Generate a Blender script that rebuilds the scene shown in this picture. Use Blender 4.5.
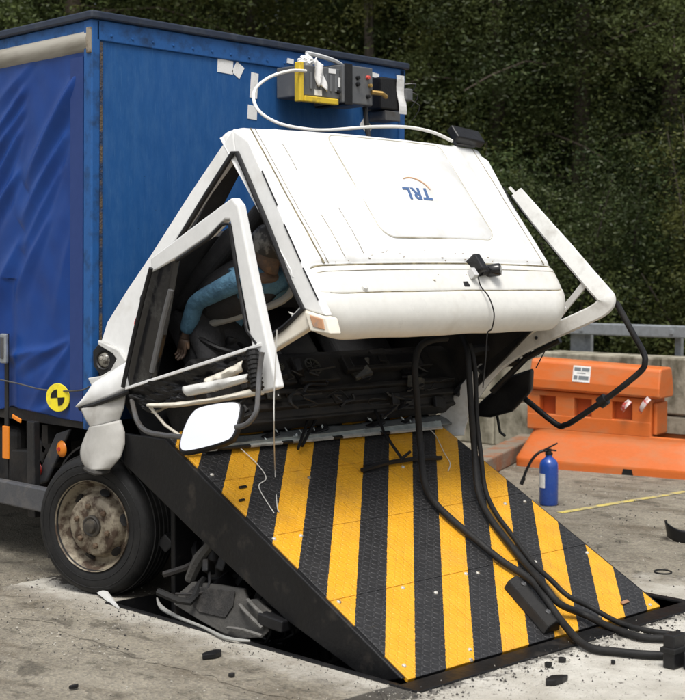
import bpy, bmesh, math, random
import numpy as np
from mathutils import Vector, Matrix, noise
R = math.radians
S = bpy.context.scene
for o in list(bpy.data.objects): bpy.data.objects.remove(o)
COL = S.collection

# ---------------------------------------------------------------- camera
cam = bpy.data.cameras.new('camera'); camo = bpy.data.objects.new('camera', cam); COL.objects.link(camo)
cam.sensor_fit = 'HORIZONTAL'; cam.sensor_width = 36; cam.lens = 36 * 1424 / 685
cam.clip_start = 0.1; cam.clip_end = 2000
camo.location = (-4.56, -6.72, 1.81)
_f = Vector((.697, .717, 0)).normalized(); _p = math.atan((272 - 350) / 1424)
_d = _f * math.cos(_p) + Vector((0, 0, 1)) * math.sin(_p)
camo.rotation_euler = _d.to_track_quat('-Z', 'Y').to_euler()
cam.dof.use_dof = True; cam.dof.focus_distance = 7.9; cam.dof.aperture_fstop = 4.2
S.camera = camo

# ---------------------------------------------------------------- sky, sun, exposure
SUN_EL, SUN_AZ = 65, 228            # azimuth of the direction towards the sun, degrees from +Y clockwise
w = bpy.data.worlds.new('World'); S.world = w; w.use_nodes = True
nt = w.node_tree; nt.nodes.clear()
sky = nt.nodes.new('ShaderNodeTexSky'); sky.sky_type = 'NISHITA'; sky.sun_disc = False
sky.sun_elevation = R(SUN_EL); sky.sun_rotation = R(SUN_AZ)
sky.air_density = 1.0; sky.dust_density = 5.0; sky.ozone_density = 1.0
hs = nt.nodes.new('ShaderNodeHueSaturation'); hs.inputs['Saturation'].default_value = .35
bg = nt.nodes.new('ShaderNodeBackground'); bg.inputs['Strength'].default_value = .115
wo = nt.nodes.new('ShaderNodeOutputWorld')
nt.links.new(sky.outputs[0], hs.inputs['Color']); nt.links.new(hs.outputs[0], bg.inputs[0]); nt.links.new(bg.outputs[0], wo.inputs[0])
sun = bpy.data.lights.new('sun', 'SUN'); sun.energy = 1.5; sun.angle = R(22); sun.color = (1, .975, .93)
suno = bpy.data.objects.new('sun', sun); COL.objects.link(suno)
az = R(SUN_AZ); el = R(SUN_EL)
sd = Vector((math.sin(az) * math.cos(el), math.cos(az) * math.cos(el), math.sin(el)))
suno.rotation_euler = sd.to_track_quat('Z', 'Y').to_euler(); suno.location = (-6, -8, 12)
S.render.engine = 'CYCLES'
S.cycles.max_bounces = 5; S.cycles.diffuse_bounces = 2; S.cycles.glossy_bounces = 3; S.cycles.transmission_bounces = 3; S.cycles.transparent_max_bounces = 4
S.view_settings.view_transform = 'Standard'; S.view_settings.look = 'None'
S.view_settings.exposure = 0.60; S.view_settings.gamma = 1

# ---------------------------------------------------------------- materials
MATS = {}
def nodes(name):
    m = bpy.data.materials.new(name); m.use_nodes = True
    t = m.node_tree; b = t.nodes['Principled BSDF']
    return m, t, b
def N(t, typ, **kw):
    n = t.nodes.new('ShaderNode' + typ)
    for k, v in kw.items():
        if k in n.inputs.keys(): n.inputs[k].default_value = v
        else: setattr(n, k, v)
    return n
def c4(c): return (c[0], c[1], c[2], 1)
def ramp(t, src, stops):
    r = N(t, 'ValToRGB'); e = r.color_ramp.elements
    while len(e) < len(stops): e.new(.5)
    for i, (p, c) in enumerate(stops):
        e[i].position = p; e[i].color = c4(c) if hasattr(c, '__len__') else (c, c, c, 1)
    t.links.new(src, r.inputs[0]); return r.outputs[0]
def mix(t, fac, a, b, typ='MIX'):
    n = N(t, 'Mix', data_type='RGBA', blend_type=typ)
    for s, v in ((n.inputs[0], fac), (n.inputs[6], a), (n.inputs[7], b)):
        if hasattr(v, 'is_linked'): t.links.new(v, s)
        else: s.default_value = v if not hasattr(v, '__len__') else c4(v)
    return n.outputs[2]
def math_(t, op, a, b=None, clamp=False):
    n = N(t, 'Math', operation=op, use_clamp=clamp)
    for i, v in enumerate((a, b)):
        if v is None: continue
        if hasattr(v, 'is_linked'): t.links.new(v, n.inputs[i])
        else: n.inputs[i].default_value = v
    return n.outputs[0]
def noise_(t, vec, scale, detail=4, rough=.55, dist=0):
    n = N(t, 'TexNoise'); n.inputs['Scale'].default_value = scale; n.inputs['Detail'].default_value = detail
    n.inputs['Roughness'].default_value = rough; n.inputs['Distortion'].default_value = dist
    if vec is not None: t.links.new(vec, n.inputs['Vector'])
    return n.outputs['Fac']
def mapping(t, vec, scale=(1, 1, 1), rot=(0, 0, 0), loc=(0, 0, 0)):
    n = N(t, 'Mapping'); n.inputs['Scale'].default_value = scale; n.inputs['Rotation'].default_value = rot; n.inputs['Location'].default_value = loc
    t.links.new(vec, n.inputs['Vector']); return n.outputs[0]
def wpos(t): return N(t, 'NewGeometry').outputs['Position']
def bump(t, b, h, strength=.3, dist=.01):
    n = N(t, 'Bump'); n.inputs['Strength'].default_value = strength; n.inputs['Distance'].default_value = dist
    t.links.new(h, n.inputs['Height']); t.links.new(n.outputs[0], b.inputs['Normal'])
def M(name, col, rough=.5, metal=0., dirt=None, dscale=3., damt=(.5, .75), stretch=(1, 1, 1), bmp=0., bscale=60., spec=.5, coat=0., rvar=.12):
    """painted / plastic / metal surface with patches of dirt or wear and fine relief"""
    if name in MATS: return MATS[name]
    m, t, b = nodes(name); v = wpos(t); v2 = mapping(t, v, stretch)
    n = noise_(t, v2, dscale, 4, .6)
    base = col
    n2 = noise_(t, v2, dscale * 7, 3, .65)
    cv = mix(t, ramp(t, n2, [(.3, 0), (.75, .35)]), base, [min(1, c * 1.25 + .01) for c in col])
    if dirt is not None:
        cv = mix(t, ramp(t, n, [(damt[0], 0), (damt[1], 1)]), cv, dirt)
    t.links.new(cv, b.inputs['Base Color'])
    t.links.new(ramp(t, n, [(.3, max(.02, rough - rvar)), (.7, min(1, rough + rvar))]), b.inputs['Roughness'])
    b.inputs['Metallic'].default_value = metal; b.inputs['Specular IOR Level'].default_value = spec
    b.inputs['Coat Weight'].default_value = coat
    if bmp: bump(t, b, noise_(t, v, bscale, 3), bmp, .01)
    MATS[name] = m; return m

WHITE = M('cab_white_paint', (.72, .725, .71), .40, dirt=(.50, .475, .42), dscale=3.0, damt=(.56, .88), bmp=.05, bscale=9, coat=.1)
CREAM = M('cream_paint', (.72, .68, .58), .42, dirt=(.42, .36, .27), dscale=4, damt=(.5, .85), bmp=.06, bscale=14)
SILVER = M('primer_silver', (.62, .62, .59), .42, .0, dirt=(.33, .31, .27), dscale=6, damt=(.5, .8), bmp=.08, bscale=25)
BLACK = M('black_plastic', (.008, .008, .009), .42, spec=.35, dirt=(.026, .025, .023), dscale=5, damt=(.5, .8), bmp=.15)
GLOSSBLACK = M('gloss_black', (.01, .01, .011), .16, dirt=(.06, .06, .055), dscale=7, damt=(.55, .8), bmp=.06, bscale=20)
RUBBER = M('rubber', (.010, .010, .010), .66, spec=.3, dirt=(.024, .023, .021), dscale=9, damt=(.5, .8), bmp=.2, bscale=80)
DASH = M('dash_plastic', (.012, .0115, .011), .55, spec=.35, dirt=(.034, .030, .026), dscale=7, damt=(.42, .75), bmp=.3, bscale=140)
DARKMET = M('dark_chassis_metal', (.014, .014, .015), .55, .2, dirt=(.05, .042, .034), dscale=5, damt=(.45, .8), bmp=.3, bscale=40)
GREYMET = M('grey_metal', (.13, .13, .13), .45, .6, dirt=(.08, .06, .04), dscale=8, damt=(.5, .8), bmp=.15)
RIM = M('rusty_rim', (.26, .225, .165), .62, .2, dirt=(.060, .038, .024), dscale=13, damt=(.42, .60), bmp=.3, bscale=60)
GALV = M('galvanised', (.42, .45, .47), .42, .55, dirt=(.28, .30, .31), dscale=14, damt=(.4, .7), bmp=.08)
YPAINT = M('yellow_bracket', (.72, .50, .03), .45, dirt=(.18, .12, .04), dscale=14, damt=(.55, .8))
GREYBOX = M('logger_grey', (.10, .105, .11), .42, dirt=(.17, .17, .165), dscale=12, damt=(.5, .8))
PAPER = M('white_tape', (.82, .82, .80), .7, dirt=(.6, .58, .52), dscale=20, damt=(.55, .8), bmp=.1)
ORANGE = M('orange_plastic', (.62, .145, .028), .45, dirt=(.50, .20, .08), dscale=3.2, damt=(.45, .8), stretch=(1, 1, 3), bmp=.08, bscale=30)
ORANGEDK = M('orange_lamp', (.75, .22, .015), .25)
REDLAMP = M('red_lamp', (.45, .03, .02), .3)
CLEAR = M('lamp_lens', (.20, .19, .16), .12, dirt=(.04, .035, .03), dscale=40, damt=(.42, .6))
EXTB = M('extinguisher_blue', (.015, .06, .30), .28, dirt=(.03, .09, .30), dscale=8, damt=(.5, .9), coat=.3)
BRASS = M('brass', (.55, .36, .12), .35, .8)
DENIM = M('blue_overall_cloth', (.085, .20, .30), .85, dirt=(.045, .11, .18), dscale=9, damt=(.45, .7), bmp=1.0, bscale=28)
DARKCLOTH = M('dark_cloth', (.025, .025, .027), .9, dirt=(.035, .035, .035), dscale=9, bmp=.8, bscale=30)
SKIN = M('dummy_vinyl', (.10, .066, .048), .55, dirt=(.30, .17, .09), dscale=14)
SEATM = M('seat_fabric', (.028, .028, .03), .9, dirt=(.05, .05, .052), dscale=14, bmp=.4, bscale=150)
BLUETRIM = M('box_blue_trim', (.018, .095, .29), .5, spec=.3, dirt=(.015, .035, .08), dscale=9, damt=(.48, .75), bmp=.08)
DKBLUE = M('box_dark_cap', (.012, .02, .04), .45, dirt=(.05, .06, .075), dscale=9, damt=(.5, .8))
CABLEW = M('white_cable', (.78, .77, .72), .5)
CONC_W = M('wall_concrete', (.33, .305, .235), .9, dirt=(.12, .11, .075), dscale=4.5, damt=(.42, .62), bmp=.6, bscale=18, stretch=(1, 1, .6))
TARGETY = M('target_yellow', (.82, .68, .02), .6, dirt=(.6, .5, .05), dscale=22)
LOGOB = M('logo_blue', (.06, .12, .26), .7); LOGOO = M('logo_orange', (.70, .42, .25), .7); LOGOR = M('logo_red', (.60, .08, .06), .6)
SIGNW = M('notice_white', (.78, .78, .75), .6, dirt=(.55, .54, .5), dscale=15); SIGNG = M('notice_ink', (.16, .18, .19), .7)
TAPE = M('red_tape', (.65, .10, .08), .4)
KERBM = M('kerb_rusty', (.20, .17, .13), .9, dirt=(.26, .11, .05), dscale=5, damt=(.42, .62), bmp=.5, bscale=30)
SEAM = M('seam_dirt', (.13, .11, .065), .9, dirt=(.30, .26, .16), dscale=16, damt=(.45, .6))

def mat_boxfront():
    m, t, b = nodes('box_front_blue'); v = wpos(t)
    st = noise_(t, mapping(t, v, (26, 26, 4.5)), 1, 6, .7)
    big = noise_(t, mapping(t, v, (1, 1, .8)), 2.2, 6, .65)
    mot = noise_(t, mapping(t, v, (14, 14, 5)), 1, 5, .7)
    c = mix(t, ramp(t, st, [(.3, 0), (.72, 1)]), (.012, .078, .240), (.019, .100, .290))
    c = mix(t, ramp(t, big, [(.40, 0), (.72, .5)]), c, (.010, .075, .26))
    c = mix(t, ramp(t, mot, [(.45, 0), (.70, .55)]), c, (.045, .135, .315))
    c = mix(t, ramp(t, mot, [(.25, .5), (.38, 0)]), c, (.010, .05, .16))
    fine = noise_(t, mapping(t, v, (170, 170, 7)), 1, 3, .6)
    c = mix(t, ramp(t, fine, [(.60, 0), (.72, .3)]), c, (.10, .22, .40))
    spots = noise_(t, v, 38, 4, .6)
    c = mix(t, ramp(t, spots, [(.68, 0), (.74, .8)]), c, (.012, .025, .05))
    t.links.new(c, b.inputs['Base Color']); t.links.new(ramp(t, big, [(.3, .5), (.7, .68)]), b.inputs['Roughness'])
    b.inputs['Specular IOR Level'].default_value = .25
    bump(t, b, st, .06, .004); return m
def mat_curtain():
    m, t, b = nodes('curtain_pvc'); v = wpos(t)
    n = noise_(t, v, 2.2, 5, .6); n2 = noise_(t, v, 30, 4, .6)
    c = mix(t, ramp(t, n, [(.35, 0), (.7, 1)]), (.005, .036, .190), (.008, .054, .25))
    c = mix(t, ramp(t, n2, [(.62, 0), (.75, .35)]), c, (.025, .08, .28))
    t.links.new(c, b.inputs['Base Color']); t.links.new(ramp(t, n2, [(.3, .30), (.7, .42)]), b.inputs['Roughness'])
    b.inputs['Specular IOR Level'].default_value = .33
    bump(t, b, noise_(t, mapping(t, v, (1, 1, 1)), 4, 3, .5), .12, .02); return m
def mat_plate():
    m, t, b = nodes('hazard_tread_plate')
    oc = N(t, 'TexCoord').outputs['Object']
    sp = N(t, 'SeparateXYZ'); t.links.new(oc, sp.inputs[0]); X, Y = sp.outputs[0], sp.outputs[1]
    wob = math_(t, 'MULTIPLY', math_(t, 'SUBTRACT', noise_(t, oc, 60, 2), .5), .012)
    ph = math_(t, 'ADD', math_(t, 'SUBTRACT', X, math_(t, 'MULTIPLY', Y, .93)), wob)
    ph = math_(t, 'DIVIDE', math_(t, 'ADD', ph, 4.05 - .045), .405)
    fr = math_(t, 'FRACT', ph)
    isb = math_(t, 'LESS_THAN', fr, .51)
    n = noise_(t, oc, 7, 6, .65); nf = noise_(t, oc, 55, 5, .7)
    # lozenge tread
    K = 34
    gx = math_(t, 'MULTIPLY', X, K); gy = math_(t, 'MULTIPLY', Y, K)
    px = math_(t, 'SUBTRACT', math_(t, 'FRACT', math_(t, 'ADD', gx, 400)), .5); py = math_(t, 'SUBTRACT', math_(t, 'FRACT', math_(t, 'ADD', gy, 400)), .5)
    par = math_(t, 'MODULO', math_(t, 'ADD', math_(t, 'FLOOR', math_(t, 'ADD', gx, 400)), math_(t, 'FLOOR', math_(t, 'ADD', gy, 400))), 2)
    sgn = math_(t, 'SUBTRACT', math_(t, 'MULTIPLY', par, 2), 1)
    d1 = math_(t, 'ADD', px, math_(t, 'MULTIPLY', py, sgn)); d2 = math_(t, 'SUBTRACT', px, math_(t, 'MULTIPLY', py, sgn))
    e = math_(t, 'ADD', math_(t, 'POWER', math_(t, 'DIVIDE', math_(t, 'ABSOLUTE', d1), .85), 2), math_(t, 'POWER', math_(t, 'DIVIDE', math_(t, 'ABSOLUTE', d2), .30), 2))
    loz = math_(t, 'SUBTRACT', 1, e, True)
    loz = math_(t, 'MINIMUM', math_(t, 'MULTIPLY', loz, 2.2), 1)
    yel = mix(t, ramp(t, n, [(.35, 0), (.75, .8)]), (.70, .33, .016), (.78, .41, .03))
    yel = mix(t, ramp(t, nf, [(.60, 0), (.74, .75)]), yel, (.30, .15, .03))
    gn = noise_(t, oc, 2.3, 6, .7, .4)
    yel = mix(t, ramp(t, gn, [(.50, 0), (.72, .5)]), yel, (.42, .22, .05))
    blk = mix(t, ramp(t, n, [(.35, 0), (.75, .7)]), (.015, .0148, .0152), (.034, .0335, .0345))
    blk = mix(t, math_(t, 'MULTIPLY', loz, ramp(t, nf, [(.35, .05), (.65, .45)])), blk, (.080, .079, .082))
    c = mix(t, isb, yel, blk)
    scuff = noise_(t, mapping(t, oc, (3, 22, 1), (0, 0, .6)), 3, 5, .7)
    c = mix(t, ramp(t, scuff, [(.62, 0), (.76, .6)]), c, (.10, .085, .06))
    scr = noise_(t, mapping(t, oc, (60, 1.6, 1), (0, 0, -.35)), 1, 4, .6)
    c = mix(t, ramp(t, scr, [(.69, 0), (.73, .6)]), c, (.16, .145, .125))
    tyr = noise_(t, mapping(t, oc, (5, .8, 1), (0, 0, .12)), 1.2, 6, .75)
    c = mix(t, ramp(t, tyr, [(.58, 0), (.75, .45)]), c, (.045, .04, .034))
    t.links.new(c, b.inputs['Base Color'])
    t.links.new(ramp(t, nf, [(.3, .32), (.7, .5)]), b.inputs['Roughness'])
    bump(t, b, math_(t, 'ADD', loz, math_(t, 'MULTIPLY', nf, .15)), .55, .004); return m
def ground_col(t, v):
    big = noise_(t, v, .6, 6, .62); mid = noise_(t, v, 3.4, 7, .7); fine = noise_(t, v, 90, 4, .7)
    c = mix(t, ramp(t, mid, [(.32, 0), (.68, 1)]), (.195, .174, .138), (.40, .368, .302))
    c = mix(t, ramp(t, big, [(.42, 0), (.62, .65)]), c, (.42, .388, .318))
    br = noise_(t, mapping(t, v, (1.6, .7, 1)), 1.4, 7, .7, .6)
    c = mix(t, ramp(t, br, [(.50, 0), (.64, .75)]), c, (.17, .142, .105))
    stn = noise_(t, mapping(t, v, (2.2, 1.2, 1), (0, 0, .5), (7, 3, 0)), 2.3, 7, .72, .4)
    c = mix(t, ramp(t, stn, [(.54, 0), (.62, .7)]), c, (.095, .085, .068))
    vo = N(t, 'TexVoronoi'); vo.inputs['Scale'].default_value = 80; t.links.new(v, vo.inputs['Vector'])
    c = mix(t, .5, c, ramp(t, vo.outputs['Color'], [(.1, (.05, .047, .042)), (.9, (.42, .40, .35))]), 'OVERLAY')
    c = mix(t, ramp(t, fine, [(.58, 0), (.70, .6)]), c, (.40, .37, .32))
    c = mix(t, ramp(t, fine, [(.28, .7), (.40, 0)]), c, (.06, .053, .043))
    return c, math_(t, 'ADD', math_(t, 'MULTIPLY', vo.outputs['Distance'], .8), fine), big
def mat_ground():
    m, t, b = nodes('asphalt_ground'); v = wpos(t); c, h, big = ground_col(t, v)
    t.links.new(c, b.inputs['Base Color']); b.inputs['Roughness'].default_value = .88; b.inputs['Specular IOR Level'].default_value = .3
    bump(t, b, h, .8, .009); return m
def mat_apron():
    m, t, b = nodes('pale_concrete'); v = wpos(t); g, h, _b = ground_col(t, v)
    big = noise_(t, v, 1.1, 6, .6, .3); mid = noise_(t, v, 6, 6, .7); fine = noise_(t, v, 120, 4, .7)
    c = mix(t, ramp(t, mid, [(.35, 0), (.7, 1)]), (.42, .40, .35), (.62, .60, .54))
    c = mix(t, ramp(t, big, [(.42, .0), (.68, .7)]), c, (.31, .28, .225))
    c = mix(t, ramp(t, fine, [(.58, 0), (.70, .5)]), c, (.16, .14, .11))
    sp = noise_(t, v, 26, 3, .5)
    c = mix(t, ramp(t, sp, [(.66, 0), (.71, .8)]), c, (.07, .06, .05))
    sx = N(t, 'SeparateXYZ'); t.links.new(v, sx.inputs[0]); X, Y = sx.outputs[0], sx.outputs[1]
    # the concrete wears out raggedly into the asphalt: distance inside its outer edge, broken up by noise
    edge = math_(t, 'MINIMUM', math_(t, 'ADD', X, .50), math_(t, 'MINIMUM', math_(t, 'SUBTRACT', 2.80, X), math_(t, 'MAXIMUM', math_(t, 'SUBTRACT', -1.75, Y), math_(t, 'MULTIPLY', math_(t, 'SUBTRACT', .35, X), 1.0))))
    nz = math_(t, 'MULTIPLY', math_(t, 'SUBTRACT', noise_(t, v, 5, 7, .75, .3), .5), .75)
    msk = ramp(t, math_(t, 'ADD', edge, nz), [(.12, 0), (.34, 1)])
    lft = ramp(t, math_(t, 'ADD', math_(t, 'MULTIPLY', X, -.9), math_(t, 'MULTIPLY', math_(t, 'SUBTRACT', noise_(t, v, 3, 6, .7, .5), .5), 1.5)), [(.0, 0), (.4, .6)])
    c = mix(t, lft, c, (.23, .20, .155))
    c = mix(t, msk, g, c)
    oil = math_(t, 'ADD', math_(t, 'MULTIPLY', Y, .9), math_(t, 'MULTIPLY', math_(t, 'SUBTRACT', noise_(t, v, 4, 6, .7), .5), 1.4))
    ok = math_(t, 'MULTIPLY', ramp(t, math_(t, 'ADD', oil, .9), [(.15, 0), (.6, .9)]), ramp(t, math_(t, 'ADD', X, nz), [(-.5, 0), (-.1, 1)]))
    c = mix(t, ok, c, (.035, .03, .025))
    rub = math_(t, 'ADD', math_(t, 'MULTIPLY', math_(t, 'ADD', Y, 2.64), 4.5), math_(t, 'MULTIPLY', math_(t, 'SUBTRACT', noise_(t, v, 9, 7, .75), .5), 2.6))
    c = mix(t, ramp(t, rub, [(.0, 0), (.22, .85)]) if False else math_(t, 'MULTIPLY', ramp(t, math_(t, 'ADD', rub, .25), [(.0, 0), (.3, .85)]), ramp(t, math_(t, 'MULTIPLY', math_(t, 'SUBTRACT', Y, -2.46), -10), [(.0, 0), (.1, 1)])), c, (.03, .027, .023))
    t.links.new(c, b.inputs['Base Color']); t.links.new(ramp(t, big, [(.4, .85), (.7, .65)]), b.inputs['Roughness']); b.inputs['Specular IOR Level'].default_value = .3
    bump(t, b, math_(t, 'ADD', fine, h), .6, .007); return m
def mat_pit():
    return M('pit_steel_black', (.007, .007, .0075), .45, spec=.28, dirt=(.035, .030, .025), dscale=7, damt=(.58, .75), bmp=.2, bscale=40)
def mat_leaf(name, c1, c2, trans=.25):
    m, t, b = nodes(name); v = wpos(t); t.nodes.remove(b)
    oi = N(t, 'ObjectInfo'); n = math_(t, 'ADD', math_(t, 'MULTIPLY', noise_(t, v, 2.6, 2, .6), .5), math_(t, 'MULTIPLY', noise_(t, v, .75, 2, .5), .5))
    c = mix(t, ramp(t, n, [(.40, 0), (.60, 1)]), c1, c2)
    h = N(t, 'HueSaturation'); t.links.new(c, h.inputs['Color'])
    t.links.new(math_(t, 'ADD', math_(t, 'MULTIPLY', oi.outputs['Random'], .05), .475), h.inputs['Hue'])
    t.links.new(math_(t, 'ADD', math_(t, 'MULTIPLY', oi.outputs['Random'], .5), .75), h.inputs['Value'])
    df = N(t, 'BsdfDiffuse'); gl = N(t, 'BsdfGlossy'); gl.inputs['Roughness'].default_value = .45; gl.inputs['Color'].default_value = (.5, .5, .5, 1)
    tr = N(t, 'BsdfTranslucent'); m1 = N(t, 'MixShader'); m1.inputs[0].default_value = trans; m2 = N(t, 'MixShader'); m2.inputs[0].default_value = .03
    t.links.new(h.outputs[0], df.inputs[0]); t.links.new(h.outputs[0], tr.inputs[0])
    t.links.new(df.outputs[0], m1.inputs[1]); t.links.new(tr.outputs[0], m1.inputs[2]); t.links.new(m1.outputs[0], m2.inputs[1]); t.links.new(gl.outputs[0], m2.inputs[2])
    t.links.new(m2.outputs[0], t.nodes['Material Output'].inputs[0])
    return m
def mat_glass(name, col=(.9, .95, .95), rough=.03, alpha=.25):
    m, t, b = nodes(name); b.inputs['Base Color'].default_value = c4(col); b.inputs['Roughness'].default_value = rough
    b.inputs['Transmission Weight'].default_value = 1; b.inputs['IOR'].default_value = 1.45; b.inputs['Alpha'].default_value = alpha
    return m
BOXF = mat_boxfront(); CURT = mat_curtain(); PLATE = mat_plate(); GROUND = mat_ground(); APRON = mat_apron(); PIT = mat_pit()
BARK = M('bark', (.055, .045, .035), .95, dirt=(.10, .085, .065), dscale=6, stretch=(3, 3, .5), bmp=1, bscale=25)
BARKP = M('bark_pine', (.075, .056, .042), .95, dirt=(.04, .033, .027), dscale=6, stretch=(3, 3, .5), bmp=1, bscale=25)
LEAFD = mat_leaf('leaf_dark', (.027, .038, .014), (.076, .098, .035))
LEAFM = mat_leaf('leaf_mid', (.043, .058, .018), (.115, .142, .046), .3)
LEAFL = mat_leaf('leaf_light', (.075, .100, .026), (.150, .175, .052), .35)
MIRRORM, _t, _b = nodes('mirror_silver'); _b.inputs['Base Color'].default_value = (.92, .93, .94, 1); _b.inputs['Metallic'].default_value = 1; _b.inputs['Roughness'].default_value = .03
MUDG = M('grey_mudguard', (.42, .41, .38), .5, dirt=(.24, .22, .19), dscale=5, damt=(.48, .8), bmp=.08, bscale=30)
BUMP = M('grey_bumper_plastic', (.060, .058, .054), .85, spec=.2, dirt=(.085, .08, .072), dscale=9, damt=(.45, .7), bmp=.5, bscale=50)
GLASSW = mat_glass('windscreen_glass', (.55, .63, .63), .06, .55)

# ---------------------------------------------------------------- mesh helpers
V = Vector
class MB:
    def __init__(s): s.v = []; s.f = []
    def add(s, vs, fs):
        b = len(s.v); s.v += [tuple(p) for p in vs]; s.f += [tuple(i + b for i in f) for f in fs]; return s
    def box(s, lo, hi, rot=None, piv=None):
        x0, y0, z0 = lo; x1, y1, z1 = hi
        vs = [V(p) for p in ((x0, y0, z0), (x1, y0, z0), (x1, y1, z0), (x0, y1, z0), (x0, y0, z1), (x1, y0, z1), (x1, y1, z1), (x0, y1, z1))]
        if rot is not None:
            piv = V(piv) if piv is not None else (V(lo) + V(hi)) / 2
            vs = [piv + rot @ (p - piv) for p in vs]
        return s.add(vs, [(0, 3, 2, 1), (4, 5, 6, 7), (0, 1, 5, 4), (1, 2, 6, 5), (2, 3, 7, 6), (3, 0, 4, 7)])
    def obox(s, c, ax, ay, az):      # centre and three half-axis vectors
        c, ax, ay, az = V(c), V(ax), V(ay), V(az)
        vs = [c + ax * i + ay * j + az * k for k in (-1, 1) for (i, j) in ((-1, -1), (1, -1), (1, 1), (-1, 1))]
        return s.add(vs, [(0, 3, 2, 1), (4, 5, 6, 7), (0, 1, 5, 4), (1, 2, 6, 5), (2, 3, 7, 6), (3, 0, 4, 7)])
    def tube(s, pts, r, n=10, smooth=0, cap=True):
        pts = [V(p) for p in pts]
        if smooth: pts, r = spline(pts, smooth, r)
        rs = r if hasattr(r, '__len__') else [r] * len(pts)
        vs = []; fs = []; ref = None
        for i, p in enumerate(pts):
            d = (pts[min(i + 1, len(pts) - 1)] - pts[max(i - 1, 0)])
            d = d.normalized() if d.length > 1e-9 else V((0, 0, 1))
            if ref is None:
                ref = d.orthogonal().normalized()
            else:
                ref = (ref - d * ref.dot(d)); ref = ref.normalized() if ref.length > 1e-6 else d.orthogonal().normalized()
            q = d.cross(ref)
            for k in range(n):
                a = 2 * math.pi * k / n; vs.append(p + (ref * math.cos(a) + q * math.sin(a)) * rs[i])
        for i in range(len(pts) - 1):
            for k in range(n):
                k2 = (k + 1) % n; fs.append((i * n + k, i * n + k2, (i + 1) * n + k2, (i + 1) * n + k))
        if cap: fs.append(tuple(range(n - 1, -1, -1))); fs.append(tuple((len(pts) - 1) * n + k for k in range(n)))
        return s.add(vs, fs)
    def lathe(s, prof, axis_o, axis, n=32):     # prof: (radius, along)
        o = V(axis_o); ax = V(axis).normalized(); e = ax.orthogonal().normalized(); g = ax.cross(e)
        vs = []; fs = []
        for (r, h) in prof:
            for k in range(n):
                a = 2 * math.pi * k / n; vs.append(o + ax * h + (e * math.cos(a) + g * math.sin(a)) * r)
        for i in range(len(prof) - 1):
            for k in range(n):
                k2 = (k + 1) % n; fs.append((i * n + k, i * n + k2, (i + 1) * n + k2, (i + 1) * n + k))
        return s.add(vs, fs)
    def prism(s, poly, off):          # planar polygon pushed along off
        off = V(off); n = len(poly); vs = [V(p) for p in poly] + [V(p) + off for p in poly]
        fs = [tuple(range(n - 1, -1, -1)), tuple(range(n, 2 * n))] + [(i, (i + 1) % n, n + (i + 1) % n, n + i) for i in range(n)]
        return s.add(vs, fs)
    def strip(s, a, b, off):          # solid band between two polylines of equal length
        off = V(off); n = len(a); a = [V(p) for p in a]; b = [V(p) for p in b]
        vs = a + b + [p + off for p in a] + [p + off for p in b]; fs = []
        for i in range(n - 1):
            fs += [(i, i + 1, n + i + 1, n + i), (2 * n + i, 3 * n + i, 3 * n + i + 1, 2 * n + i + 1),
                   (i, 2 * n + i, 2 * n + i + 1, i + 1), (n + i, n + i + 1, 3 * n + i + 1, 3 * n + i)]
        fs += [(0, n, 3 * n, 2 * n), (n - 1, 3 * n - 1, 4 * n - 1, 2 * n - 1)]
        return s.add(vs, fs)
    def grid(s, fn, nu, nv):
        vs = [fn(i / nu, j / nv) for j in range(nv + 1) for i in range(nu + 1)]
        return s.add(vs, [(j * (nu + 1) + i, j * (nu + 1) + i + 1, (j + 1) * (nu + 1) + i + 1, (j + 1) * (nu + 1) + i) for j in range(nv) for i in range(nu)])
    def build(s, name, mat, parent=None, bevel=0, smooth=False, solid=0, xf=None, segs=2, origin=None, fixn=True):
        vs = [V(p) for p in s.v]
        if xf: vs = [xf(p) for p in vs]
        c = V(origin) if origin is not None else sum(vs, V()) / len(vs)
        me = bpy.data.meshes.new(name); me.from_pydata([tuple(p - c) for p in vs], [], s.f)
        if fixn:
            bm = bmesh.new(); bm.from_mesh(me); bmesh.ops.recalc_face_normals(bm, faces=bm.faces); bm.to_mesh(me); bm.free()
        me.materials.append(mat)
        if smooth:
            me.polygons.foreach_set('use_smooth', [True] * len(me.polygons))
            try: me.set_sharp_from_angle(angle=R(40))
            except Exception: pass
        o = bpy.data.objects.new(name, me); COL.objects.link(o)
        if parent is not None:
            o.parent = parent; pw = V((0, 0, 0)); q = parent
            while q is not None: pw += V(q.location); q = q.parent
            o.location = c - pw
        else: o.location = c
        if solid:
            m = o.modifiers.new('solid', 'SOLIDIFY'); m.thickness = solid; m.offset = 0
        if bevel:
            m = o.modifiers.new('bevel', 'BEVEL'); m.width = bevel; m.segments = segs; m.limit_method = 'ANGLE'; m.angle_limit = R(35)
            m.harden_normals = False
        return o
def sweep(pts, ws, th, nrm, k=6):
    # rounded flat bar along a smooth path; nrm is the direction of its thickness
    p, w_ = spline(pts, k, ws); nrm = V(nrm).normalized(); mb = MB(); sec = [(-1, -.6), (-.82, -1), (.82, -1), (1, -.6), (1, .6), (.82, 1), (-.82, 1), (-1, .6)]; vs = []
    for i, q in enumerate(p):
        d_ = (p[min(i + 1, len(p) - 1)] - p[max(i - 1, 0)]).normalized(); wv_ = d_.cross(nrm).normalized(); n2_ = wv_.cross(d_)
        vs += [q + wv_ * a * w_[i] + n2_ * b * th for a, b in sec]
    m = len(sec); fs = [(i * m + j, i * m + (j + 1) % m, (i + 1) * m + (j + 1) % m, (i + 1) * m + j) for i in range(len(p) - 1) for j in range(m)]
    fs += [tuple(range(m - 1, -1, -1)), tuple((len(p) - 1) * m + j for j in range(m))]
    return mb.add(vs, fs)
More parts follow.
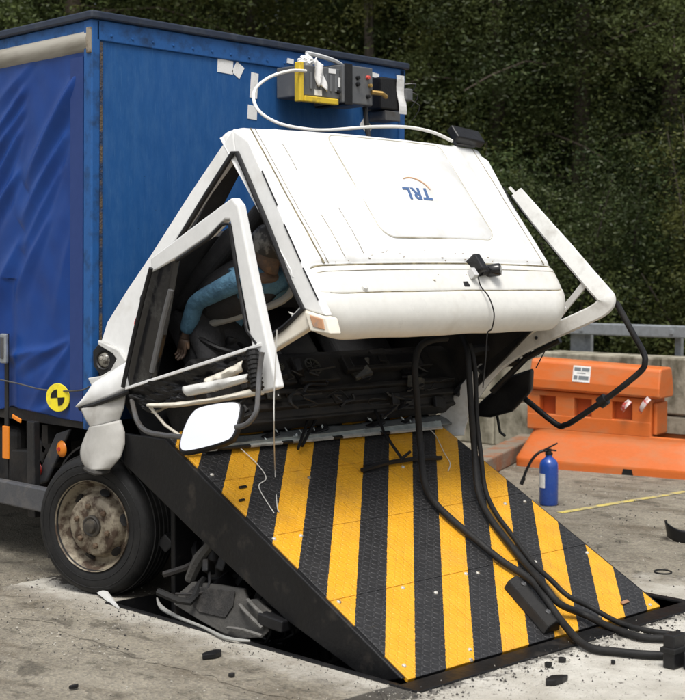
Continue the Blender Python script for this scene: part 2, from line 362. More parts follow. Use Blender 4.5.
def spline(pts, k, r=None):
    pts = [V(p) for p in pts]; n = len(pts); out = []; ro = []
    rs = r if hasattr(r, '__len__') else [r or 0] * n
    for i in range(n - 1):
        p0 = pts[max(i - 1, 0)]; p1 = pts[i]; p2 = pts[i + 1]; p3 = pts[min(i + 2, n - 1)]
        for j in range(k):
            t = j / k; out.append(.5 * ((2 * p1) + (p2 - p0) * t + (2 * p0 - 5 * p1 + 4 * p2 - p3) * t * t + (3 * p1 - p0 - 3 * p2 + p3) * t ** 3)); ro.append(rs[i] + (rs[i + 1] - rs[i]) * t)
    out.append(pts[-1]); ro.append(rs[-1]); return out, ro
def thing(name, label, cat, loc=(0, 0, 0), group=None):
    o = bpy.data.objects.new(name, None); COL.objects.link(o); o.location = loc; o.empty_display_size = .2
    o['label'] = label; o['category'] = cat
    if group: o['group'] = group
    return o
def tag(o, label, cat, group=None, kind=None):
    if label: o['label'] = label
    if cat: o['category'] = cat
    if group: o['group'] = group
    if kind: o['kind'] = kind
    return o
def struct(o): o['kind'] = 'structure'; return o
def dup(root, loc, rz=0, sc=1, label=None, group=None):
    r = root.copy(); COL.objects.link(r); r.location = loc; r.rotation_euler = (0, 0, rz); r.scale = (sc, sc, sc) if not hasattr(sc, '__len__') else sc
    if label: r['label'] = label
    if group: r['group'] = group
    for ch in list(root.children):
        c = ch.copy(); COL.objects.link(c); c.parent = r
        for g in list(ch.children):
            d = g.copy(); COL.objects.link(d); d.parent = c
    return r
def text_mesh(txt, mat, size, o, right, up, name, parent, shear=0, offset=0, depth=.002, align='CENTER'):
    cu = bpy.data.curves.new('txt', 'FONT'); cu.body = txt; cu.size = size; cu.align_x = align; cu.align_y = 'CENTER'; cu.shear = shear; cu.offset = offset; cu.extrude = depth; cu.space_character = 1.16
    to = bpy.data.objects.new('txt', cu); COL.objects.link(to)
    bpy.context.view_layer.update()
    me = bpy.data.meshes.new_from_object(to.evaluated_get(bpy.context.evaluated_depsgraph_get()))
    bpy.data.objects.remove(to)
    right = V(right).normalized(); up = V(up).normalized(); nn = right.cross(up); o = V(o)
    mb = MB(); mb.add([o + right * v.co.x + up * v.co.y + nn * v.co.z for v in me.vertices], [tuple(p.vertices) for p in me.polygons])
    bpy.data.meshes.remove(me)
    return mb.build(name, mat, parent)
rng = random.Random(7)

# ================================================================ SETTING
PX0, PX1, PY0, PY1 = -.10, 2.14, -2.50, -.30       # pit opening
def ring(o0, o1, i0, i1, z, name, mat):
    (X0, Y0), (X1, Y1), (a0, b0), (a1, b1) = o0, o1, i0, i1
    mb = MB()
    for (x0, y0, x1, y1) in ((X0, Y0, X1, b0), (X0, b1, X1, Y1), (X0, b0, a0, b1), (a1, b0, X1, b1)):
        mb.add([(x0, y0, z), (x1, y0, z), (x1, y1, z), (x0, y1, z)], [(0, 1, 2, 3)])
    return struct(mb.build(name, mat, origin=(0, 0, 0)))
ring((-400, -400), (400, 400), (PX0, PY0), (PX1, PY1), 0, 'ground', GROUND)
# concrete apron round the blocker, ragged outer edge
def apron():
    mb = MB(); z = .0025; n = 90; rr = random.Random(3)
    def edge(p, q, jit):
        out = []
        for i in range(n):
            t = i / n; x = p[0] + (q[0] - p[0]) * t; y = p[1] + (q[1] - p[1]) * t
            k = noise.noise(V((x * 3, y * 3, 1.7))) * jit + noise.noise(V((x * 14, y * 14, 4))) * jit * .35
            dx, dy = q[0] - p[0], q[1] - p[1]; L = math.hypot(dx, dy); out.append((x - dy / L * k, y + dx / L * k))
        return out
    O = [(-.62, -6.5), (3.0, -6.5), (3.0, -1.5), (3.0, .5), (-.62, .5), (-.62, -2.3)]
    I = [(PX0, PY0), (PX1, PY0), (PX1, PY0), (PX1, PY1), (PX0, PY1), (PX0, PY0)]
    I = [(PX0, PY0), (PX1, PY0), (PX1, -1.85), (PX1, PY1), (PX0, PY1), (PX0, -2.3)]
    oo = []; ii = []
    for k in range(6):
        oo += edge(O[k], O[(k + 1) % 6], .10 if k != 0 else 0)
        a, b = I[k], I[(k + 1) % 6]
        ii += [(a[0] + (b[0] - a[0]) * i / n, a[1] + (b[1] - a[1]) * i / n) for i in range(n)]
    m = len(oo); vs = [(x, y, z) for x, y in oo] + [(x, y, z) for x, y in ii]
    mb.add(vs, [(i, (i + 1) % m, m + (i + 1) % m, m + i) for i in range(m)])
    return struct(mb.build('concrete_apron', APRON, origin=(0, 0, 0)))
apron()
pm = MB()     # recess under the blocker
d = -.55
pm.add([(PX0, PY0, 0), (PX1, PY0, 0), (PX1, PY1, 0), (PX0, PY1, 0), (PX0, PY0, d), (PX1, PY0, d), (PX1, PY1, d), (PX0, PY1, d)], [(0, 1, 5, 4), (1, 2, 6, 5), (2, 3, 7, 6), (3, 0, 4, 7), (4, 5, 6, 7)])
struct(pm.build('blocker_pit', PIT, fixn=False))
fm = MB()     # steel kerb frame round the recess
fz = .012
for lo, hi in (((PX0 - .03, -2.63, -.05), (PX1 + .05, PY0, fz)), ((PX1, PY0, -.05), (PX1 + .05, PY1, fz)), ((PX0 - .03, PY0, -.05), (PX0, PY1, fz))):
    fm.box(lo, hi)
struct(fm.build('pit_frame', PIT, bevel=.004))
ym = MB()
def yl(x0, x1, y, wd, z=.004):
    ym.add([(x0, y - wd, z), (x1, y - wd - .09, z), (x1, y + wd - .09, z), (x0, y + wd, z)], [(0, 1, 2, 3)])
yl(4.02, 5.6, -.24, .035); yl(5.72, 9.5, -.34, .035)
YLINE = M('worn_yellow_line', (.62, .50, .10), .8, dirt=(.27, .24, .18), dscale=9, damt=(.38, .6))
struct(ym.build('yellow_road_marking', YLINE))

# ---------------------------------------------------------------- concrete wall of blocks, guard rail
wall = thing('concrete_wall', 'stained grey concrete block wall behind the orange barrier', 'wall', (6.9, 2, 0))
for course, (z0, z1) in enumerate(((0, .47), (.475, 1.0))):
    y = -6.2 + course * .65
    while y < 13:
        L = 1.55 + rng.uniform(-.1, .1); jx = rng.uniform(-.012, .012)
        MB().box((6.9 + jx, y, z0), (7.28 + jx, y + L - .012, z1 + rng.uniform(-.008, .008))).build('block', CONC_W, wall, bevel=.018)
        y += L
rail = thing('guard_rail', 'galvanised steel guard rail along the top of the concrete wall', 'guard rail', (7.5, 2, 0))
for (a, b) in ((-6.5, -1.2), (-1.19, 4.2), (4.21, 13)):
    MB().box((7.46, a, 1.165), (7.56, b, 1.285)).build('rail_beam', GALV, rail, bevel=.012)
for y in (-4.5, -2.5, -.55, 1.02, 2.1, 4.0, 6.0, 8.0, 10.0):
    MB().box((7.57, y - .035, 0), (7.62, y + .035, 1.24)).build('post', GALV, rail, bevel=.004)
    MB().box((7.445, y - .02, 1.2), (7.46, y + .02, 1.25)).build('bolt_plate', GALV, rail, bevel=.003)
MB().box((7.565, 2.13, 0), (7.60, 2.32, 1.2)).build('post_plate', GALV, rail, bevel=.004)

# ---------------------------------------------------------------- trees
def leafmesh(name, centres, radii, per, size, mat, seed, flat=.8):
    r = np.random.default_rng(seed); centres = np.array(centres); radii = np.array(radii)
    n = len(centres) * per
    c = np.repeat(centres, per, 0) + r.normal(size=(n, 3)) * np.repeat(radii, per)[:, None] * np.array([1, 1, flat])
    a = r.normal(size=(n, 3)); a[:, 2] *= .6; a /= np.linalg.norm(a, axis=1)[:, None]
    b = r.normal(size=(n, 3)); b -= a * (a * b).sum(1)[:, None]; b /= np.linalg.norm(b, axis=1)[:, None]
    s = size * r.uniform(.55, 1.35, n)[:, None]
    v = np.empty((n, 4, 3)); v[:, 0] = c - a * s; v[:, 1] = c + b * s * .42; v[:, 2] = c + a * s; v[:, 3] = c - b * s * .42
    me = bpy.data.meshes.new(name); me.vertices.add(n * 4); me.vertices.foreach_set('co', v.reshape(-1).astype(np.float32))
    me.loops.add(n * 4); me.loops.foreach_set('vertex_index', np.arange(n * 4, dtype=np.int32))
    me.polygons.add(n); me.polygons.foreach_set('loop_start', np.arange(0, n * 4, 4, dtype=np.int32)); me.polygons.foreach_set('loop_total', np.full(n, 4, dtype=np.int32))
    me.update(); me.materials.append(mat); return me
def make_tree(name, label, H, base, rad, seed, mat, bark, nclus=420, per=38, size=.085, conifer=False, group='trees of the dense wood'):
    r = random.Random(seed); t = thing(name, label, 'tree', (0, 0, 0), group)
    mb = MB(); p = []; rr = []
    r0 = .04 + H * .0065
    for i in range(9):
        k = i / 8; p.append((math.sin(k * 3 + seed) * .12 * k * 2, math.cos(k * 2.3 + seed) * .12 * k * 2, H * .96 * k)); rr.append(r0 * (1 - k) ** .8 + .015)
    rr[0] *= 1.35
    mb.tube(p, rr, 9, smooth=3)
    cl = []; cr = []
    nl = 26 if conifer else 16
    for i in range(nl):
        k = base / H + (1 - base / H) * (i + .5) / nl * .95; z = H * k; a = i * 2.4 + r.uniform(-.4, .4)
        if conifer: L = rad * (1 - (k - base / H) / (1 - base / H)) ** .8 + .3; rise = -.1
        else: L = rad * (.55 + .45 * math.sin(math.pi * min(1, .15 + (k - base / H) / (1 - base / H)))) * r.uniform(.75, 1.05); rise = .35
        s = V((math.sin(k * 3 + seed) * .24 * k, math.cos(k * 2.3 + seed) * .24 * k, z)); e = s + V((math.cos(a) * L, math.sin(a) * L, L * rise + r.uniform(-.2, .2)))
        mid = (s + e) / 2 + V((0, 0, .12 * L)); rl = r0 * .24 * (1 - k * .7)
        mb.tube([s, mid, e], [rl, rl * .6, .008], 5, smooth=2)
        for q in range(nclus // nl):
            f = r.uniform(.18, 1.06) ** .8; b = s.lerp(e, f) + V((0, 0, .12 * L * math.sin(math.pi * min(f, 1)))) + V((r.gauss(0, .42), r.gauss(0, .42), r.gauss(0, .38))) * (.5 + .5 * f)
            cl.append(tuple(b)); cr.append(r.uniform(.08, .34))
    mb.build('trunk', bark, t, smooth=True)
    me = leafmesh('crown', cl, cr, per, size, mat, seed); o = bpy.data.objects.new('crown', me); COL.objects.link(o); o.parent = t
    return t
CF = V((.697, .717, 0)).normalized(); CR = V((CF.y, -CF.x, 0)); C0 = V((-4.56, -6.72, 0))
def spot(d, l): p = C0 + CF * d + CR * l; return (p.x, p.y, 0)
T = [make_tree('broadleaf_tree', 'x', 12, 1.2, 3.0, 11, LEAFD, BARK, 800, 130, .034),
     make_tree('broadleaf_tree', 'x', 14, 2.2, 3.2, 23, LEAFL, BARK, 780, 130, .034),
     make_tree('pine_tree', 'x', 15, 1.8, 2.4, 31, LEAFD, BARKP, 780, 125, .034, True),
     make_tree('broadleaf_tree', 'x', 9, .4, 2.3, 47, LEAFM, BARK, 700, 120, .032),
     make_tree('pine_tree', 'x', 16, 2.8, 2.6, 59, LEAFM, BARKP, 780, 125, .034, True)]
used = set()
LAB = 'dark leafy tree in the thick wood behind the wall and truck'
LABP = 'tall narrow pine with a thin dark trunk in the thick wood'
def plant(k, d, l, rz, sc, label=None):
    lab = label or (LABP if k in (2, 4) else LAB)
    if k not in used:
        used.add(k); o = T[k]; o.location = spot(d, l); o.rotation_euler = (0, 0, rz); o.scale = (sc, sc, sc); o['label'] = lab
    else: o = dup(T[k], spot(d, l), rz, sc, lab, 'trees of the dense wood')
    return o
plant(1, 22.0, -2.3, 1.0, 1.0, 'yellow green tree rising behind the corner of the blue truck box')
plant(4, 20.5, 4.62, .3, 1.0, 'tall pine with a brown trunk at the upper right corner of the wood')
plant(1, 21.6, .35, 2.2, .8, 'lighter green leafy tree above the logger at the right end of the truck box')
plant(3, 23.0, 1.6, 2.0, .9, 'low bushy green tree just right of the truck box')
rt = random.Random(5)
for (d, ls, kinds) in ((20.5, (-6.6, -4.2, 2.2, 3.5, 6.6), (4, 4, 4, 2, 4)), (23.5, (-7.5, -5.2, -1.2, 1.4, 2.8, 4.0, 5.6, 8.2), (0, 4, 0, 4, 2, 4, 2, 4)),
                       (27, (-9, -6.6, -4.6, -.4, 1.4, 2.6, 3.9, 6.2, 8.8), (1, 0, 4, 0, 2, 0, 4, 0, 2)), (31, (-10, -7.2, -4.8, -2.4, 0, 2.6, 5.2, 7.4, 10), (0, 1, 0, 4, 0, 0, 1, 0, 4)),
                       (35, (-10.5, -7.5, -4.5, -1.5, 1.5, 4.5, 7.5, 10.5), (0, 0, 1, 0, 0, 1, 0, 0))):
    for l, k in zip(ls, kinds): plant(k, d + rt.uniform(-.8, .8), l + rt.uniform(-.3, .3), rt.uniform(0, 6.28), rt.uniform(.88, 1.15))
# undergrowth: single bushes behind the wall
def make_bush(label, seed, mat, hgt, rad, n):
    r = random.Random(seed); t = thing('bush', label, 'bush', (0, 0, 0), 'undergrowth below the trees'); mb = MB(); cl = []; cr = []
    for i in range(9):
        a = i * 2.4; e = V((math.cos(a) * rad * r.uniform(.3, .8), math.sin(a) * rad * r.uniform(.3, .8), hgt * r.uniform(.55, 1)))
        mb.tube([(0, 0, 0), e * .5 + V((0, 0, .2)), e], [.03, .02, .006], 5)
        for q in range(n // 9):
            b = e * r.uniform(.25, 1.05); cl.append((b.x + r.gauss(0, .25), b.y + r.gauss(0, .25), max(.1, b.z + r.gauss(0, .2)))); cr.append(r.uniform(.08, .24))
    mb.build('stem', BARK, t); me = leafmesh('foliage', cl, cr, 100, .027, mat, seed); o = bpy.data.objects.new('foliage', me); COL.objects.link(o); o.parent = t
    return t
B = [make_bush('leafy undergrowth bush at the foot of the dark wood', 71, LEAFM, 2.2, 1.5, 230), make_bush('leafy undergrowth bush at the foot of the dark wood', 72, LEAFD, 3.0, 1.8, 300)]
bs = [(18.4, 1.2), (18.8, 2.9), (18.2, 4.6), (18.6, 6.2), (19.6, .2), (19.4, 3.8), (19.8, 5.4), (20.2, 2.0), (19.8, -3.4), (20, -5.6), (25, 0.6), (25.5, 4.6), (26, 2.4), (29, .8), (29, 3.4), (29.5, 6)]
for i, (dd, l) in enumerate(bs):
    if i < 2: B[i].location = spot(dd, l); B[i].rotation_euler = (0, 0, i)
    else: dup(B[i % 2], spot(dd, l), rt.uniform(0, 6), rt.uniform(.8, 1.3))
bb = make_bush('bright yellow green leafy branch tips at the right edge of the picture', 75, LEAFL, 3.9, 1.0, 150); del bb['group']
bb.location = spot(17.6, 4.62)
# the depth of the wood, seen only as one mass
r_ = np.random.default_rng(9); cl = []
for i in range(2600):
    dd = 40 + r_.uniform(0, 9); l = r_.uniform(-17, 17); p = spot(dd, l); cl.append((p[0], p[1], r_.uniform(.2, 15)))
me = leafmesh('far_wood', cl, np.full(len(cl), .8), 26, .2, LEAFD, 4); fo = bpy.data.objects.new('far_wood', me); COL.objects.link(fo)
tag(fo, 'dark mass of the wood far behind the trees', 'wood', kind='stuff')

# ================================================================ ROAD BLOCKER
SL = math.atan2(.9, 1.67); PO = V((0, -2.45, 0))
def pw(x, s, h=0): return V((x, PO.y + s * math.cos(SL) - h * math.sin(SL), s * math.sin(SL) + h * math.cos(SL)))
blk = thing('road_blocker', 'raised steel road blocker wedge with yellow and black hazard stripes under the cab', 'road blocker', PO)
def panel(x0, x1, s0, s1):
    mb = MB().box((x0, s0, -.02), (x1, s1, 0)); o = mb.build('tread_panel', PLATE, None, bevel=.0025, origin=(0, 0, 0))
    o.parent = blk; o.rotation_euler = (SL, 0, 0); return o
g = .003
for (s0, s1, xs) in ((0, .572, (0, .665, 1.33, 2.0)), (.572, 1.085, (0, .665, 1.33, 2.0)), (1.085, 1.56, (0, .665, 1.33, 2.0)), (1.56, 2.02, (0, .665, 1.33, 2.0))):
    for a, b_ in zip(xs[:-1], xs[1:]): panel(a + g * .5, b_ - g * .5, s0 + g * .5, s1 - g * .5)
sub = MB(); sub.add([pw(.01, .02, -.026), pw(1.99, .02, -.026), pw(1.99, 2.02, -.026), pw(.01, 2.02, -.026), pw(.01, .06, -.06), pw(1.99, .06, -.06), pw(1.99, 2.02, -.06), pw(.01, 2.02, -.06)], [(0, 1, 2, 3), (7, 6, 5, 4), (0, 4, 5, 1), (1, 5, 6, 2), (2, 6, 7, 3), (3, 7, 4, 0)])
sub.build('base_plate', PIT, blk)
for x in (-.022, 1.992):
    MB().prism([(x, -2.43, .005), (x, -2.25, -.06), (x, -1.665, .13), (x, -.97, .452), (x, -.34, .76), (x, -.34, .93), (x, -.70, .93)], (.03, 0, 0)).build('side_beam', PIT, blk, bevel=.006)
MB().box((.12, -.60, -.3), (1.90, -.56, .80)).build('front_skirt', PIT, blk, bevel=.01)
for x in (.3, 1.0, 1.7): MB().tube([(x, -.9, -.5), (x, -.6, .72)], .05, 10).build('lift_ram', DARKMET, blk, smooth=True)
for p in ((0.027,-1.519,0.502), (0.197,-1.530,0.496), (0.611,-1.143,0.705), (0.040,-1.964,0.262), (0.475,-1.966,0.261), (0.637,-2.038,0.222), (0.047,-2.378,0.039), (0.945,-1.967,0.260), (1.028,-1.978,0.255), (0.486,-2.391,0.032), (0.434,-2.442,0.004), (1.759,-1.557,0.481), (1.927,-1.568,0.475), (1.487,-1.990,0.248), (1.931,-2.008,0.238), (1.345,-2.061,0.210), (1.494,-2.411,0.021), (1.932,-2.424,0.014), (1.330,-1.157,0.697), (0.036,-1.028,0.766)):
    nn = V((0, -math.sin(SL), math.cos(SL)))
    MB().lathe([(.001, .007), (.007, .007), (.0105, .004), (.0115, 0), (.0115, -.004)], p, nn, 12).build('bolt', M('bolt_zinc', (.62, .60, .54), .35, .3, dirt=(.2, .17, .12), dscale=30, damt=(.5, .6)), blk, smooth=True)

# rubber buffer lying on the plate
rb = thing('rubber_buffer', 'black rubber buffer strip lying on the lower striped plate beside the hoses', 'rubber buffer', (1.069,-2.274,0.095))
pa = V((1.080,-2.102,0.188)); pb = V((1.004,-2.421,0.016)); wv = V((1.142,-2.420,0.016)) - pb; nn = V((0, -math.sin(SL), math.cos(SL)))
MB().prism([pa, pa + wv * .1 + nn * .05, pa + wv * .45 + nn * .075, pa + wv * .8 + nn * .05, pa + wv], pb - pa).build('buffer_body', RUBBER, rb, bevel=.008)
for k in (.2, .8): MB().lathe([(.001, .006), (.012, .006), (.016, 0)], pa + (pb - pa) * k + wv * .45 + nn * .073, nn, 12).build('fixing', GREYMET, rb)

# ================================================================ TRUCK
truck = thing('truck', 'crashed curtain sided truck with blue box and tilted white cab on the blocker', 'truck', (1.26, 0, 0))
ROLL = Matrix.Rotation(R(.8), 3, 'Y'); RP = V((1.26, 0, 1.0))
def rx(p): return RP + ROLL @ (V(p) - RP)
BX1 = 2.52; TOP = 3.245; BOT = .95; LEN = 6.4
def part(mb, name, mat, parent=truck, xf=rx, **kw): return mb.build(name, mat, parent, xf=xf, **kw)
fp = part(MB().box((.05, 0, BOT), (BX1 - .05, .04, 3.10)), 'front_panel', BOXF)
part(MB().box((.02, -.012, 3.085), (BX1, .04, 3.20)), 'top_rail', BLUETRIM, bevel=.006)
part(MB().box((-.03, -.035, 3.20), (BX1 + .03, LEN, 3.245)), 'roof_cap', DKBLUE, bevel=.01)
part(MB().box((-.012, -.012, BOT - .05), (.045, .07, 3.20)), 'corner_post', BLUETRIM, bevel=.008)
part(MB().box((.045, -.010, BOT), (.062, -.001, 3.08)), 'rust_seam', M('rust_seam', (.10, .075, .05), .9, dirt=(.02, .04, .09), dscale=7, damt=(.45, .6), stretch=(1, 1, 1.5), bmp=.8, bscale=80))
part(MB().box((BX1 - .05, -.012, BOT - .05), (BX1 + .01, .07, 3.20)), 'corner_post', BLUETRIM, bevel=.008)
rv = MB()
for i in range(17):
    x = .12 + i * .145
    part(MB().lathe([(.001, .006), (.007, .005), (.009, 0)], (x, -.012, 3.12), (0, -1, 0), 8), 'rivet', BLUETRIM)
for (x, z, h) in ((.075, 2.2, 0),):
    pass
part(MB().box((BX1 - .02, .07, BOT), (BX1 + .005, LEN, 3.2)), 'far_side_curtain', CURT)
part(MB().box((0, LEN - .05, BOT), (BX1, LEN, 3.2)), 'rear_door', BLUETRIM)
part(MB().box((.02, .045, BOT - .05), (BX1 - .02, LEN - .06, BOT + .02)), 'load_bed', DARKMET)
part(MB().box((-.004, .07, 3.10), (.02, LEN, 3.198)), 'side_top_rail', BLUETRIM, bevel=.004)
# cream roller housing along the top of the curtain
part(MB().tube([(.045, .03, 3.085), (.045, LEN, 3.085)], .072, 20), 'curtain_roller', M('roller_grey', (.36, .34, .29), .55, dirt=(.20, .18, .14), dscale=3, damt=(.45, .7), stretch=(1, .4, 3)), smooth=True)
part(MB().box((-.022, -.008, 3.012), (.044, .032, 3.155)), 'roller_end_cap', M('roller_cap', (.30, .26, .20), .7, dirt=(.12, .09, .06), dscale=12, damt=(.45, .65)), bevel=.004)
# curtain with drag folds
FO = [(((0.000,0.163,2.882)), ((0.000,0.703,2.297)), .040, .045), (((0.000,0.312,2.549)), ((0.000,0.753,2.073)), .034, .040), (((-0.000,0.757,2.843)), ((0.000,1.183,2.470)), .034, .035), (((0.000,0.771,2.726)), ((0.000,1.248,2.319)), .034, .035),
      (((0.000,0.797,2.598)), ((0.000,1.253,2.133)), .032, .035), (((0.000,0.379,2.341)), ((0.000,0.734,1.911)), .018, .03), (((0.000,0.814,2.361)), ((0.000,1.195,2.039)), .026, .035), (((0.000,0.490,2.067)), ((0.000,0.831,1.641)), .016, .035),
      (((0.000,0.149,1.452)), ((0.000,0.701,0.924)), .014, .03), (((0.000,0.293,1.389)), ((0.000,0.841,1.206)), .018, .025), (((0.000,0.527,1.339)), ((0.000,1.037,1.257)), .016, .025), (((0.000,0.374,1.019)), ((0.000,0.780,0.894)), .016, .03), (((0.000,0.801,1.942)), ((0.000,1.149,1.513)), .02, .05),
      (((0.000,0.198,2.049)), ((0.000,0.417,1.472)), .010, .05), (((0.000,0.598,3.051)), ((0.000,1.056,2.797)), .012, .03)]
def fold(y, z):
    h = 0
    for a, b, amp, wd in FO:
        ay, az_, by, bz = a[1], a[2], b[1], b[2]; dy, dz = by - ay, bz - az_; L = math.hypot(dy, dz)
        t = ((y - ay) * dy + (z - az_) * dz) / (L * L); dd = ((y - ay) * dz - (z - az_) * dy) / L
        tt = max(0, min(1, t)); e = (t - tt) * L
        env = math.sin(math.pi * min(1, max(0, .12 + .88 * tt))) ** .7 * math.exp(-(e / .06) ** 2)
        bw = wd * (.8 + .9 * tt)
        h += amp * env * (1.15 * math.exp(-(math.sqrt(dd * dd + .00012) / (bw * (.75 if dd < 0 else 1.15))) ** 1.35) - .40 * math.exp(-((dd - 1.9 * bw) / bw) ** 2))
    return h
def curt(u, v):
    y = .07 + 2.6 * u if u < .8 else .07 + 2.08 + (LEN - 2.2) * (u - .8) / .2
    hem = .955 - .012 * math.sin(y * 7) + .02 * math.exp(-((y - .87) / .08) ** 2)
    z = hem + (3.055 - hem) * v
    h = 1.15 * fold(y, z) if y < 2.2 else .02 * math.sin(y * 9 + z * 4)
    h += .010 * noise.noise(V((y * 2.4, z * 2.4, 3))) + .006 * noise.noise(V((y * 7, z * 5, 8)))
    h -= .012 * math.exp(-((y - .87) / .05) ** 2) * (1 if z < 1.75 else 0)
    return V((.006 - h * min(1, (3.06 - z) * 6) * min(1, (y - .06) * 9), y, z))
part(MB().grid(curt, 300, 240), 'curtain', CURT, smooth=True, solid=.003)
part(MB().box((-.012, .075, .945), (-.004, .20, 3.0)), 'curtain_edge_strip', M('curtain_edge', (.010, .035, .16), .45))
# strap, buckle, reflector tags
part(MB().box((-.026, .85, .86), (-.016, .89, 1.42)), 'strap', BLACK, bevel=.002)
bk = part(MB().box((-.052, .838, 1.24), (-.026, .902, 1.42)), 'buckle', GALV, bevel=.008)
part(MB().box((-.06, .855, 1.27), (-.052, .885, 1.40)), 'buckle_lever', GREYMET, parent=bk, bevel=.003)
part(MB().box((-.022, .855, .48), (-.014, .885, .87)), 'strap_tail', BLACK)
part(MB().box((-.036, .83, .66), (-.023, .90, .86)), 'orange_tag', ORANGEDK, bevel=.004)
part(MB().box((-.03, .70, .90), (-.02, .80, .925), Matrix.Rotation(.25, 3, 'X')), 'orange_tag', ORANGEDK, bevel=.004)
part(MB().tube([(-.03, 2.2, 1.20), (-.035, .87, 1.135), (-.03, .45, 1.105), (-.025, .10, 1.12), (-.03, -.02, 1.15)], .005, 6, smooth=4), 'tie_cord', GREYMET)
# round quartered crash test target
tc = rx((-.040, .28, 1.07)); ta = V((-1, -.40, 0)).normalized(); tb = V((-ta.y, ta.x, 0))
ds = MB().lathe([(.001, .004), (.080, .004), (.082, 0), (.080, -.003)], tc, ta, 36).build('target_disc', TARGETY, truck)
for a0 in (95, 275):
    pts = [tc + ta * .0045] + [tc + ta * .0045 - tb * math.cos(R(a0 + k * 9)) * -.048 + V((0, 0, math.sin(R(a0 + k * 9)) * .048)) for k in range(11)]
    MB().prism(pts, ta * .002).build('target_quadrant', BLACK, ds)
# tape patches on the front panel
def patch(cx, cz, w_, h_, rot, y=-.003, mat=PAPER):
    m_ = Matrix.Rotation(R(rot), 3, 'Y'); part(MB().box((cx - w_ / 2, y, cz - h_ / 2), (cx + w_ / 2, -.0008, cz + h_ / 2), m_), 'tape_patch', mat)
patch(.955, 3.045, .12, .08, 2); patch(1.055, 3.035, .07, .08, 30); patch(1.185, 2.955, .058, .155, 4); patch(1.172, 2.79, .075, .085, 3); patch(2.165, 2.79, .10, .07, 38); patch(2.23, 3.13, .07, .03, 5, y=-.02); patch(1.47, 3.135, .05, .03, 5, y=-.02)
patch(2.05, 2.66, .04, .09, 5)
patch(2.38, 2.63, .09, .05, 2, mat=YPAINT)
# chassis, side guard
ch = part(MB().box((.80, -1.0, .55), (.88, LEN, .78)).box((1.64, -1.0, .55), (1.72, LEN, .78)), 'chassis_rail', DARKMET, xf=None, bevel=.006)
for y in (.5, 1.6, 2.8, 4.2): part(MB().box((.88, y, .58), (1.64, y + .07, .74)), 'cross_member', DARKMET, parent=ch, xf=None)
for y in (.55, 1.5, 2.5, 3.6, 5): part(MB().box((.06, y, .79), (2.46, y + .06, .9)), 'bearer', DARKMET, xf=None)
sg = part(MB().box((-.115, .155, .42), (-.055, 4.6, .562)), 'side_guard_rail', M('guard_rail_grey', (.075, .078, .085), .5, .2, dirt=(.14, .13, .12), dscale=6, bmp=.2), xf=None, bevel=.01)
for y in (.52, 1.9, 3.6): part(MB().box((-.054, y, .36), (-.01, y + .08, .93)), 'guard_bracket', DARKMET, parent=sg, xf=None, bevel=.006)
part(MB().obox((.06, .50, .71), (.012, 0, 0), (0, .075, -.02), (0, -.13, .17)), 'mudguard_stay', M('stay_grey', (.06, .063, .07), .5, .2, dirt=(.13, .12, .1), dscale=9), xf=None, bevel=.01)
mk = part(MB().lathe([(.001, .02), (.03, .018), (.048, .006), (.05, 0)], (.045, .375, .775), (-1, 0, 0), 20), 'side_marker_lamp', ORANGEDK, xf=None, smooth=True)
part(MB().lathe([(.001, .024), (.012, .024), (.014, .018)], (.045, .375, .775), (-1, 0, 0), 12), 'lamp_boss', REDLAMP, parent=mk, xf=None)
part(MB().lathe([(.001, .03), (.03, .026), (.04, 0)], (.045, .63, .63), (-1, 0, 0), 14), 'rear_marker_lamp', REDLAMP, xf=None, smooth=True)
for i, (y, z, s_) in enumerate(((.62, .78, .07), (.70, .73, .06), (.56, .70, .05), (.9, .6, .12))): part(MB().box((.10, y - s_, z - s_), (.2, y + s_, z + s_), Matrix.Rotation(i * .5, 3, 'X')), 'valve_block', DARKMET, xf=None, bevel=.015)
part(MB().box((.12, 1.0, .35), (.55, 2.2, .85)), 'fuel_tank', DARKMET, xf=None, bevel=.06, segs=4)
part(MB().grid(lambda u, v: V((.06 + .24 * u + .02 * math.sin(v * 9), .56 + .03 * math.sin(v * 4), .10 + .34 * v)), 4, 8), 'mud_flap', RUBBER, xf=None, solid=.01)
part(MB().grid(lambda u, v: V((.03 + .28 * u, .0 + .47 * math.cos(R(-15 + 150 * v)), .38 + .455 * math.sin(R(-15 + 150 * v)))), 3, 20), 'wheel_arch', BLACK, xf=None, solid=.012)
